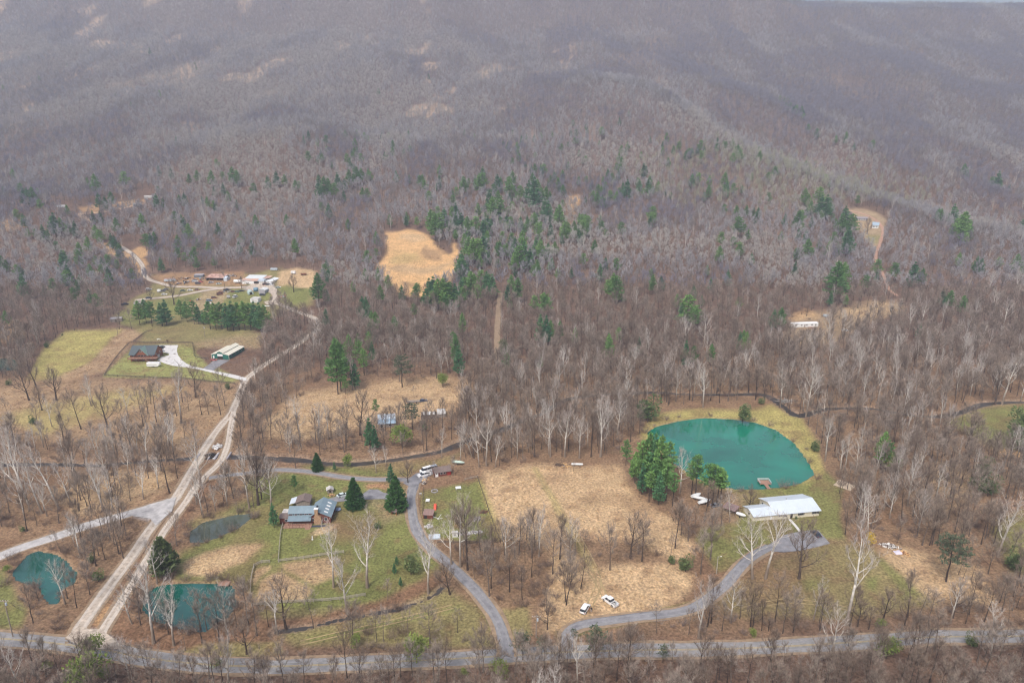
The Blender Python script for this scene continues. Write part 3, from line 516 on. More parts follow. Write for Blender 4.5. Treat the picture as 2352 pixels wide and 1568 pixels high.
tag(sheet('gravel_junction',[(150,1466),(183,1436),(205,1446),(232,1446),(262,1468),(290,1492),(200,1492)],'gravel',.30),kind='structure')
tag(sheet('gravel_fork',[(290,1184),(340,1160),(405,1142),(395,1175),(358,1208),(345,1192)],'gravel2',.33),kind='structure')
tag(sheet('yard_gravel',[(565,660),(580,652),(620,651),(636,664),(636,700),(612,700),(606,694),(622,690),(626,678),(612,668),(570,668)],'gravel',.34),kind='structure')
# ------------------------------------------------------------------ water
def watermat(name,deep,rough=.02,wave=.006):
    m=bpy.data.materials.new(name); m.use_nodes=True; n=m.node_tree; b=n.nodes['Principled BSDF']
    b.inputs['Base Color'].default_value=(*deep,1); b.inputs['Roughness'].default_value=rough; b.inputs['IOR'].default_value=2.05; b.inputs['Specular IOR Level'].default_value=.5
    tc=n.nodes.new('ShaderNodeTexCoord'); no=n.nodes.new('ShaderNodeTexNoise'); no.inputs['Scale'].default_value=2.2; no.inputs['Detail'].default_value=4
    n.links.new(tc.outputs['Object'],no.inputs['Vector']); bp=n.nodes.new('ShaderNodeBump'); bp.inputs['Strength'].default_value=wave; bp.inputs['Distance'].default_value=.1
    n.links.new(no.outputs['Fac'],bp.inputs['Height']); n.links.new(bp.outputs[0],b.inputs['Normal'])
    n3=n.nodes.new('ShaderNodeTexNoise'); n3.inputs['Scale'].default_value=.035; n3.inputs['Detail'].default_value=5; n.links.new(tc.outputs['Object'],n3.inputs['Vector'])
    cr=n.nodes.new('ShaderNodeValToRGB'); e=cr.color_ramp.elements; e[0].position=.35; e[1].position=.65
    e[0].color=(*[c*.62 for c in deep],1); e[1].color=(*[c*1.35 for c in deep],1); n.links.new(n3.outputs['Fac'],cr.inputs[0]); n.links.new(cr.outputs[0],b.inputs['Base Color'])
    MATS[name]=m; return m
watermat('pond_turquoise',(.003,.16,.10)); watermat('pond_teal',(.004,.085,.065)); watermat('pond_green',(.08,.10,.07)); watermat('creek_dark',(.055,.045,.036),.3,.4); MATS['creek_dark'].node_tree.nodes['Principled BSDF'].inputs['Specular IOR Level'].default_value=.2
for k,nm,mk in (('big','turquoise_pond_water','pond_turquoise'),('west','roadside_pond_water','pond_teal'),('mid','lower_pond_water','pond_teal'),('green','weedy_pond_water','pond_green'),('edge','far_pond_water','pond_teal')):
    tag(sheet(nm,None,mk,0,flat=POND_Z[k],xy=POND_XY[k],grid=12,grow=3),kind='structure')
for nm,(line,hw,dp) in zip(('creek_water','brook_water'),CREEKS):
    V,F_=ribbon(line,[-hw*1.25,0,hw*1.25],-dp*.62); o=bpy.data.objects.new(nm,npmesh(nm,V,F_,[MATS['creek_dark']])); COL.objects.link(o); tag(o,kind='structure')
# ------------------------------------------------------------------ tree forms
GA=2.39996
def twig(mb,p,d,L,wd,rn,mi=1):
    s=d.cross(Vector((rn.uniform(-1,1),rn.uniform(-1,1),rn.uniform(-1,1)))).normalized()*wd
    o=len(mb.v); mb.v+=[tuple(p-s),tuple(p+s),tuple(p+d*L)]; mb.f.append((o,o+1,o+2)); mb.m.append(mi)
def bare_form(seed,H=17,spread=4.2,bf=.38,nl=12,sub=5,tw=7,thick=.24,tw_w=.027,lean=.03,limb_k=.42,up=.55,tlen=1.0,kids=2,elo=.2):
    rn=random.Random(seed); tr=MB(); cr=MB()
    lx,ly=rn.uniform(-lean,lean)*H,rn.uniform(-lean,lean)*H
    TP=[]; 
    for i in range(7):
        t=i/6; TP.append(Vector((lx*t*t+rn.uniform(-.12,.12)*(i>0),ly*t*t+rn.uniform(-.12,.12)*(i>0),H*.86*t-(.3 if i==0 else 0))))
    rad=[thick*(1.25 if i==0 else 1)*(1-i/6*.8) for i in range(7)]
    tr.tube(TP,rad,6)
    def on(t):
        k=min(5,int(t*6)); f=t*6-k; return TP[k].lerp(TP[k+1],f),thick*(1-t*.8)
    for i in range(nl):
        t=bf+(1-bf)*((i+rn.random())/nl)**.85; t=min(t,.985); p,r=on(t)
        az=i*GA+rn.uniform(-.5,.5); fr=(t-bf)/(1-bf)
        el=elo+fr*R(45)+rn.uniform(-.2,.2)
        L=spread*(1.15-.55*fr)*rn.uniform(.75,1.25); d=Vector((math.cos(az)*math.cos(el),math.sin(az)*math.cos(el),math.sin(el)))
        pts=[p]; q=p.copy(); dd=d.copy()
        for s in range(4):
            dd=(dd+Vector((rn.uniform(-.25,.25),rn.uniform(-.25,.25),up*.35+rn.uniform(-.1,.15)))).normalized(); q=q+dd*L/4; pts.append(q.copy())
        lr=r*limb_k; cr.tube(pts,[lr,lr*.75,lr*.55,lr*.35,lr*.18],4,0)
        for s in range(sub):
            f=.25+.75*(s+rn.random())/sub; k=min(3,int(f*4)); b0=pts[k].lerp(pts[k+1],f*4-k)
            bd=(pts[k+1]-pts[k]).normalized(); sd=(bd+Vector((rn.uniform(-1,1),rn.uniform(-1,1),rn.uniform(-.2,.9)))*.85).normalized()
            sl_=L*.42*rn.uniform(.6,1.2); b1=b0+sd*sl_*.5; sd2=(sd+Vector((rn.uniform(-.3,.3),rn.uniform(-.3,.3),.3))).normalized(); b2=b1+sd2*sl_*.5
            sr=max(.03,lr*.5*(1.2-f)); cr.tube([b0,b1,b2],[sr,sr*.7,sr*.35],3,0)
            for q_ in range(tw):
                g=(q_+rn.random())/tw; c0=b0.lerp(b1,g*2) if g<.5 else b1.lerp(b2,g*2-1)
                td=(sd2+Vector((rn.uniform(-1,1),rn.uniform(-1,1),rn.uniform(-.3,1)))*.9).normalized(); tl=rn.uniform(.6,1.5)*tlen
                twig(cr,c0,td,tl,tw_w,rn)
                for z in range(kids):
                    twig(cr,c0+td*tl*rn.uniform(.2,.8),(td+Vector((rn.uniform(-1,1),rn.uniform(-1,1),rn.uniform(-.2,1)))).normalized(),tl*.7,tw_w*.8,rn)
    return tr,cr
def brush_form(seed,H=3.2,n_=34,spread=2.2):
    rn=random.Random(seed); mb=MB()
    for i in range(n_):
        az=rn.uniform(0,6.28); r0=rn.uniform(0,spread*.5); p=Vector((math.cos(az)*r0,math.sin(az)*r0,-.1))
        d=Vector((math.cos(az)*.5+rn.uniform(-.4,.4),math.sin(az)*.5+rn.uniform(-.4,.4),1)).normalized(); h=H*rn.uniform(.5,1)
        twig(mb,p,d,h,.03,rn,0)
        for k in range(9):
            c=p+d*h*rn.uniform(.2,.95); td=(d*.4+Vector((rn.uniform(-1,1),rn.uniform(-1,1),rn.uniform(-.2,1)))).normalized(); twig(mb,c,td,rn.uniform(.5,1.3),.022,rn,0)
    return mb
def needle(mb,c,d,s,rn,mi=0):
    """a tuft of needles: a small crooked leaf-sized face"""
    a=d.cross(Vector((rn.uniform(-1,1),rn.uniform(-1,1),rn.uniform(-1,1)))).normalized()*s*rn.uniform(.25,.5); e=d*s
    o=len(mb.v); mb.v+=[tuple(c-a),tuple(c+a),tuple(c+e+a*.4)]; mb.f.append((o,o+1,o+2)); mb.m.append(mi)
def pine_form(seed,H=18,spread=4.0,bf=.22,whorls=15,br=6,tufts=16,irr=.35,tuft=.75,droop=-.02,conic=1.0,top=.25):
    rn=random.Random(seed); tr=MB(); cr=MB()
    TP=[Vector((rn.uniform(-.15,.15)*(i>0),rn.uniform(-.15,.15)*(i>0),H*i/5-(.3 if i==0 else 0))) for i in range(6)]
    tr.tube(TP,[.26,.22,.17,.12,.07,.02],6)
    for w_ in range(whorls):
        f=(w_+rn.uniform(-.3,.3))/whorls; f=min(max(f,0),.99); z=H*(bf+(1-bf)*f)
        env=spread*((1-f)**conic*(1-top)+top*(1-f**3)) if f>.12 else spread*(.6+f*3.2)*((1-f)**conic*(1-top)+top)
        k=int(f*.999*5*(1)); p0=Vector((0,0,z))
        for b_ in range(br):
            if rn.random()<irr*.35: continue
            az=b_*2*math.pi/br+w_*1.1+rn.uniform(-.35,.35); L=env*rn.uniform(1-irr,1+irr*.6)
            el=droop+.35*f+rn.uniform(-.12,.18); d=Vector((math.cos(az)*math.cos(el),math.sin(az)*math.cos(el),math.sin(el)))
            cr.tube([p0,p0+d*L*.9],[.05,.015],3,1)
            for t in range(max(5,int(tufts*L/spread*1.3))):
                g=rn.uniform(.18,1.02)**.8; wd=.28*L*(1.15-g)+.18; side=Vector((-d.y,d.x,0))*rn.uniform(-wd,wd)
                c=p0+d*L*g+side+Vector((0,0,rn.uniform(-.15,.25)+.12*g*L*.3))
                nd=(d*.5+side.normalized()*.4*rn.random()+Vector((rn.uniform(-.6,.6),rn.uniform(-.6,.6),rn.uniform(-.1,.8)))).normalized()
                needle(cr,c,nd,tuft*rn.uniform(.6,1.25),rn); needle(cr,c,(nd+Vector((rn.uniform(-.8,.8),rn.uniform(-.8,.8),.2))).normalized(),tuft*rn.uniform(.5,1.0),rn)
    for t in range(14): needle(cr,Vector((rn.uniform(-.2,.2),rn.uniform(-.2,.2),H-rn.uniform(0,1.2))),Vector((rn.uniform(-.5,.5),rn.uniform(-.5,.5),1)).normalized(),tuft*.8,rn)
    return tr,cr
def round_form(seed,H=6,W=2.6,n_=1100,s=.4,low=.1):
    rn=random.Random(seed); tr=MB(); cr=MB(); tr.tube([(0,0,-.2),(0,0,H*.6)],[.14,.05],5)
    blobs=[(rn.uniform(-.45,.45)*W,rn.uniform(-.45,.45)*W,H*rn.uniform(low+.15,.85),rn.uniform(.35,.6)*W) for _ in range(11)]
    for i in range(n_):
        bx,by,bz,br_=blobs[i%11]; d=Vector((rn.gauss(0,1),rn.gauss(0,1),rn.gauss(0,1))).normalized(); r=br_*rn.uniform(.65,1.05)
        c=Vector((bx,by,bz))+Vector((d.x*r,d.y*r,d.z*r*.9)); 
        if c.z<H*low: c.z=H*low+rn.random()*.3
        needle(cr,c,(d+Vector((rn.uniform(-.7,.7),rn.uniform(-.7,.7),rn.uniform(-.2,.7)))).normalized(),s*rn.uniform(.6,1.3),rn)
    return tr,cr
bark=flora('bark_brown_shaded',(.10,.075,.06),(.17,.135,.115)); twigm=flora('twigs_grey',(.26,.21,.17),(.39,.325,.275))  # brown bark darkened so its colour carries the shade on the trunks
barkd=flora('bark_dark',(.06,.042,.034),(.10,.075,.062)); twigd=flora('twigs_brown',(.185,.14,.11),(.30,.235,.185))
fm1=flora('far_twigs_hazed_grey',(.28,.27,.285),(.44,.43,.445)); fm2=flora('far_twigs_hazed_brown',(.21,.185,.175),(.33,.30,.285)); fm3=flora('far_twigs_hazed_tan',(.38,.355,.33),(.52,.49,.455)); fm4=flora('far_twigs_hazed_purple',(.185,.175,.215),(.29,.28,.335)); fm5=flora('far_twigs_hazed_olive',(.31,.31,.22),(.45,.45,.32))  # distant twigs: part of the haze is painted in as a cool tint
twigt=flora('twigs_tan',(.44,.37,.32),(.56,.48,.42)); twigp=flora('twigs_purple',(.24,.20,.21),(.35,.30,.32)); twigo=flora('twigs_olive',(.30,.28,.19),(.42,.39,.28))
syb=flora('sycamore_bark',(.48,.445,.40),(.68,.64,.58),grad=((.24,.19,.15),3.,8.)); syt=flora('sycamore_twigs',(.38,.33,.30),(.50,.45,.41))
brm=flora('brush_twigs',(.16,.11,.085),(.26,.19,.15)); brm2=flora('brush_grey',(.20,.15,.13),(.30,.235,.20))
pin=flora('pine_needles',(.10,.22,.07),(.20,.35,.10)); pin2=flora('pine_needles_blue',(.065,.17,.08),(.12,.26,.11)); spr=flora('spruce_needles',(.04,.11,.03),(.06,.14,.04))
ced=flora('cedar_foliage',(.10,.15,.06),(.15,.19,.075)); yel=flora('forsythia_bloom',(.55,.38,.03),(.6,.42,.04)); yg=flora('spring_foliage',(.16,.22,.05),(.22,.27,.07)); gry=flora('scrub_pine_needles',(.09,.12,.075),(.13,.155,.095))
FORMS={}   # key -> (trunk mesh, crown mesh, own height)
def reg(key,tr,cr,H,tm,cm,cm2=None):
    FORMS[key]=(tr.mesh(key+'_trunk',tm,True) if tr else None,cr.mesh(key+'_crown',cm),H,tr,cr,tm,cm)
for i in range(5):
    tr,cr=bare_form(100+i,H=[16,18,15,19,17][i],spread=[4.6,5.2,5.0,4.8,5.8][i],bf=[.42,.45,.32,.5,.36][i],nl=[14,15,14,14,16][i],sub=6,tw=9,kids=2,lean=.04)
    d=i in(1,3); reg(f'bare{i}',tr,cr,[16,18,15,19,17][i],barkd if d else bark,[barkd if d else bark,twigd if d else twigm])
for i in range(3):
    tr,cr=bare_form(200+i,H=[21,19,23][i],spread=[6.2,6.8,5.5][i],bf=[.33,.28,.4][i],nl=[10,11,10][i],sub=5,tw=5,thick=.36,tw_w=.036,lean=.08,limb_k=.62,up=.75,tlen=1.3,kids=2,elo=.35)
    reg(f'syc{i}',tr,cr,[21,19,23][i],syb,[syb,syt])
for i in range(2):  # open broad tree
    tr,cr=bare_form(260+i,H=[12,10][i],spread=[5.2,4.6][i],bf=.2,nl=11,sub=6,tw=6,thick=.27,tw_w=.038,lean=.06,limb_k=.6,up=.6); reg(f'open{i}',tr,cr,[12,10][i],barkd,[barkd,twigd])
for i in range(2): # scant young tree
    tr,cr=bare_form(280+i,H=[11,13][i],spread=[2.8,3.0][i],bf=.4,nl=10,sub=4,tw=6,thick=.13,tw_w=.034,lean=.05,kids=1); reg(f'thin{i}',tr,cr,[11,13][i],bark,[bark,twigm])
for i in range(3): reg(f'brush{i}',None,brush_form(300+i,[3.2,2.4,4.0][i],[34,26,40][i],[2.2,1.8,2.4][i]),[3.2,2.4,4][i],None,[brm if i!=1 else brm2])
for i in range(6):
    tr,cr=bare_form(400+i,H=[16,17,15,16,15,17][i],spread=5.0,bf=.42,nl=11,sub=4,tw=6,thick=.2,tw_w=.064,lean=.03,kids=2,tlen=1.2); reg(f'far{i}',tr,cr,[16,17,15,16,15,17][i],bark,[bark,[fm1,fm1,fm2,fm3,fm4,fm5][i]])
for i in range(3):
    tr,cr=pine_form(500+i,H=[19,17,20][i],tuft=.95,tufts=20,spread=[5.4,4.8,6.0][i],bf=[.25,.15,.35][i],irr=[.35,.3,.5][i],whorls=[15,14,12][i],conic=[.9,1.05,.6][i]); reg(f'pine{i}',tr,cr,[19,17,20][i],barkd,[pin if i!=1 else pin2,barkd])
tr,cr=pine_form(520,H=14,spread=4.6,bf=.02,irr=.12,whorls=26,br=12,tufts=26,tuft=.6,conic=.8,top=.1,droop=-.15); reg('spruce0',tr,cr,14,barkd,[spr,barkd])
tr,cr=pine_form(521,H=16,spread=2.9,bf=.5,irr=.5,whorls=9,br=6,tufts=12,tuft=.75,conic=.5,top=.4); reg('tall0',tr,cr,16,barkd,[pin,barkd])
tr,cr=pine_form(522,H=14,spread=4.6,bf=.42,irr=.5,whorls=7,br=6,tufts=22,tuft=.6,conic=.4,top=.5); reg('scrub0',tr,cr,14,barkd,[gry,barkd])
tr,cr=pine_form(530,H=9,spread=3.3,bf=.02,irr=.12,whorls=18,br=11,tufts=22,tuft=.6,conic=.75,top=.15,droop=.25); reg('juniper0',tr,cr,9,barkd,[ced,barkd])
for k,m_ in(('cedar0',ced),('yellow0',yel),('leafing0',yg)): tr,cr=round_form(540+len(k),6,2.6,1300); reg(k,tr,cr,6,barkd,[m_])
# ------------------------------------------------------------------ individual trees
IND=[]  # (form key, name, x,y,z, scale, rz, leanx, leany)
def base_scale(key,u,vt,vb):
    x,y,z=unproj(u,vb); x,y,z=float(x[0]),float(y[0]),float(z[0])
    k=(VC-vt)/F; # height h with (x,y,z+h) seen at vt:  (h+z-CZ)*cp + y*sp = k*(y*cp-(h+z-CZ)*sp)
    q=(k*y*cp-y*sp)/(cp+k*sp); h=q+CZ-z
    return x,y,z,max(h,.8)/FORMS[key][2]
rng=random.Random(5)
def tree_at(key,name,u,vt,vb,lean=0,group=None,tilt=None):
    x,y,z,s=base_scale(key,u,vt,vb); IND.append((key,name,x,y,z,s,rng.uniform(0,6.28),rng.uniform(-.03,.03),lean if tilt is None else tilt,group))
E0=[(100,20,75),(40,145,195),(155,120,180),(180,160,240),(205,155,240),(235,150,235),(270,155,200),(285,230,290),(690,190,265),(735,210,275),(775,180,250),(470,270,320),(125,300,365),(175,330,395),(390,330,440),(430,360,440),(370,350,430),(480,400,460),(530,385,460),(310,410,490),(340,440,500),(200,430,475),(250,435,480),(650,310,370),(700,315,370),(810,360,435),(670,410,490),(700,440,520),(775,470,540),(800,480,550),(620,490,570),(560,530,615),(400,520,580),(450,590,700),(490,690,800),(440,740,800),(560,750,805),(670,620,680),(710,630,690),(760,700,780),(30,620,700),(60,650,710),(130,680,750),(160,690,750),(180,750,870),(55,1000,1075),(985,330,410),(1010,470,545),(1050,470,545),(1280,360,440),(1310,400,490),(1235,480,555),(1095,140,175),(1085,195,265),(1280,190,255),(1365,30,90),(1465,35,115),(1540,40,90),(1545,120,180),(1480,145,185),(1610,10,100),(1640,30,110),(1755,120,185),(1850,70,135),(1910,40,110),(1965,60,115),(2040,100,155),(2060,105,150),(2200,60,120),(2200,110,200),(2240,80,190),(2270,90,190),(2310,120,200),(2330,50,130),(1635,230,275),(1770,340,420),(1980,335,395),(2220,250,305),(2270,260,335),(1505,390,450),(1670,450,515),(1240,200,245),(870,40,130),(1100,0,50),(1185,20,70),(610,80,125),(670,60,160)]
E1=[(110,10,100),(140,20,90),(200,35,95),(190,20,80),(25,90,150),(60,30,120),(150,150,210),(180,155,215),(20,170,225),(380,35,90),(50,365,425),(560,60,110),(575,100,160),(470,60,100),(675,60,105),(845,95,170),(950,80,160),(975,70,150),(975,25,90),(1075,80,150),(1180,55,120),(1160,100,190),(1230,155,225),(1290,130,220),(1330,120,260),(1350,120,210),(1410,165,235),(1395,0,50),(1400,255,350),(1425,270,360),(1500,300,400),(1330,340,400),(1350,410,475),(1140,355,415),(1020,200,300),(1080,190,260),(1040,240,340),(1100,250,330),(790,280,350),(710,310,380),(620,330,430),(650,360,470),(680,350,450),(790,350,420),(830,350,430),(870,370,440),(900,390,450),(930,370,450),(980,400,485),(1010,370,450),(880,520,625),(910,530,640),(945,530,640),(980,500,600),(830,620,735),(1090,540,615),(1250,470,560),(1175,475,530),(1250,400,435),(1340,520,600),(1370,530,620),(1195,620,705),(1230,580,695),(1260,560,680),(1300,600,690),(1535,405,490),(1560,420,490),(1690,365,445),(1650,350,400),(1610,400,430),(1660,470,515),(1525,145,195),(1850,185,240),(1965,120,205),(2080,0,55),(1790,150,190),(1760,200,260),(2140,300,380),(2050,110,165),(2110,110,165),(2180,120,165),(325,755,830),(525,825,890),(610,810,925),(640,800,925),(670,815,940),(705,815,945),(745,830,940),(785,840,935),(830,800,890),(895,755,860),(915,770,860),(965,740,820),(1000,760,860),(1040,775,870),(1215,800,900),(1870,775,890),(1890,790,900),(150,905,1010),(175,910,1020),(215,1000,1115),(240,1010,1110),(1395,905,1010),(1370,1020,1170),(1410,1030,1180),(1440,1060,1180),(1505,1065,1165),(1910,1110,1200),(1835,1150,1250),(2050,1180,1260),(1610,1110,1200),(835,1010,1130),(770,1140,1240),(2340,970,1060),(2200,775,830)]
E2=[(850,530,620),(935,520,560),(375,375,465),(515,300,345),(700,350,395),(790,330,410),(835,175,245),(930,170,260),(945,230,320),(980,230,330),(880,280,325),(1085,360,450),(1150,360,460),(1110,300,380),(1120,460,580),(1040,710,880),(1095,700,820),(1450,690,770),(1580,690,785),(1855,290,375),(1900,360,490),(1920,350,470),(1965,420,465),(2160,60,135),(2045,655,715),(1930,0,50),(2290,630,705),(980,70,110),(1620,1085,1165),(385,1140,1240),(430,1140,1245),(1830,880,955),(30,925,1060),(620,1015,1090),(60,70,125),(285,65,130),(175,150,205),(630,20,75),(300,120,165),(2335,375,450)]
E3=[(60,10,190,'pine0'),(130,50,250,'pine2'),(195,-10,150,'pine0'),(215,60,200,'pine1'),(20,110,310,'pine0'),(95,190,390,'pine1'),(160,110,290,'pine2'),(-25,70,250,'pine0'),(30,290,420,'pine2'),(120,0,120,'pine0'),(790,10,220,'pine0'),(810,90,300,'pine1'),(1140,140,290,'pine2'),(1110,40,160,'cedar0'),(420,150,370,'scrub0'),(1370,150,260,'pine0'),(1840,10,210,'pine0'),(2050,30,140,'pine1'),(700,280,370,'leafing0'),(240,455,570,'pine2'),(200,590,800,'pine1'),(235,640,810,'pine1'),(490,480,660,'scrub0'),(575,605,680,'pine0'),(420,640,790,'leafing0'),(2110,425,610,'cedar0'),(345,900,1050,'pine1'),(95,995,1200,'spruce0'),(380,985,1215,'spruce0'),(1960,735,910,'pine2'),(2020,820,1030,'pine0'),(2060,740,1060,'pine2'),(2110,690,1060,'pine0'),(2150,700,1080,'pine1'),(2190,710,1110,'pine0'),(2150,900,1140,'pine2'),(2200,880,1120,'pine0'),(2250,750,1010,'pine2'),(2120,950,1160,'tall0'),(2185,960,1180,'pine1'),(2235,900,1150,'tall0'),(2070,900,1110,'pine1'),(2010,850,1000,'pine1'),(2280,960,1190,'tall0'),(2090,860,1060,'pine1'),(45,840,920,'leafing0')]
E4=[(410,-20,120,'pine0'),(190,75,230,'pine0'),(70,90,250,'pine2'),(15,55,245,'pine1'),(412,478,605,'cedar0'),(905,735,815,'cedar0'),(1360,680,930,'pine0'),(1395,740,950,'pine2'),(2310,500,800,'cedar0'),(2345,520,760,'cedar0'),(2080,865,1010,'cedar0'),(2100,975,1120,'cedar0'),(2000,980,1060,'cedar0'),(85,835,1120,'tall0'),(60,880,1110,'tall0'),(170,900,1190,'tall0'),(200,905,1200,'tall0'),(235,920,1190,'tall0'),(260,950,1170,'tall0'),(1430,830,960,'leafing0'),(540,440,490,'cedar0')]
E5=[(1140,258,510,'juniper0'),(615,1080,1330,'leafing0'),(640,950,1100,'leafing0'),(1890,25,190,'pine1'),(160,175,215,'cedar0'),(1495,1095,1160,'leafing0'),(55,450,500,'leafing0'),(330,1110,1170,'leafing0'),(725,1160,1240,'leafing0'),(680,480,560,'cedar0'),(640,370,430,'cedar0')]
E6=[(410,530,595,'pine1'),(382,385,450,'pine1'),(366,435,510,'pine1'),(480,370,510,'cedar0'),(1250,915,1100,'scrub0'),(1380,945,1060,'scrub0'),(520,945,1120,'leafing0'),(845,1165,1215,'leafing0'),(1090,1115,1230,'leafing0'),(1750,875,1100,'scrub0'),(100,930,1010,'leafing0'),(1600,890,960,'scrub0'),(250,150,200,'cedar0'),(2215,1000,1120,'scrub0'),(2270,380,440,'cedar0')]
E7=[(1815,240,560,'scrub0'),(1290,235,305,'yellow0'),(1400,945,1090,'leafing0'),(1990,915,1000,'cedar0'),(2290,340,480,'cedar0'),(20,380,490,'cedar0'),(1360,820,880,'leafing0'),(480,890,940,'leafing0'),(780,110,130,'cedar0')]
E8=[(2188,825,945,'spruce0'),(62,318,360,'cedar0'),(327,57,100,'cedar0'),(2330,40,420,'pine0'),(2350,60,400,'pine2'),(1575,335,385,'cedar0'),(235,565,625,'cedar0'),(2035,975,1090,'pine2'),(2305,885,945,'pine1'),(428,0,15,'cedar0')]
ROW=[(965,935,1090),(1010,925,1080),(1050,940,1100),(1150,930,1095),(1120,950,1100),(1250,925,1050),(1290,940,1070),(1340,935,1085),(1370,960,1085),(1405,1000,1090),(1450,940,1120),(1490,950,1125),(1530,945,1120),(1570,955,1130),(1610,940,1130),(1650,945,1125),(1690,940,1130),(1730,950,1125),(1765,945,1130),(1800,950,1140),(1830,965,1140)]
def EE(lst,ox,oy,keys=None):
    for i,t in enumerate(lst):
        key=t[3] if len(t)>3 else ['pine0','pine1','pine2','pine0','pine1'][(i*7+3)%5]
        nm={'p':'pine_tree','s':'spruce_tree','j':'cedar_tree','t':'pine_tree','c':'cedar_tree','y':'forsythia_bush','l':'budding_bush'}[key[0]]
        if key=='scrub0': nm='scrub_pine'
        tree_at(key,nm,ox+t[0]/3,oy+t[1]/3-1,oy+t[2]/3+(0 if len(t)>3 or lst is ROW else 4+.3*(t[2]-t[1])/3))
EE(E0,0,382.8);EE(E1,784,382.8);EE(E2,1568,382.8);EE(E3,784,765.6);EE(E4,1568,765.6);EE(E5,0,1148.4);EE(E6,784,1148.4);EE(E7,1568,1148.4);EE(E8,0,765.6);EE(ROW,0,382.8)
tree_at('pine0','pine_tree',733.5,632,704); tree_at('pine1','pine_tree',750,712,752)

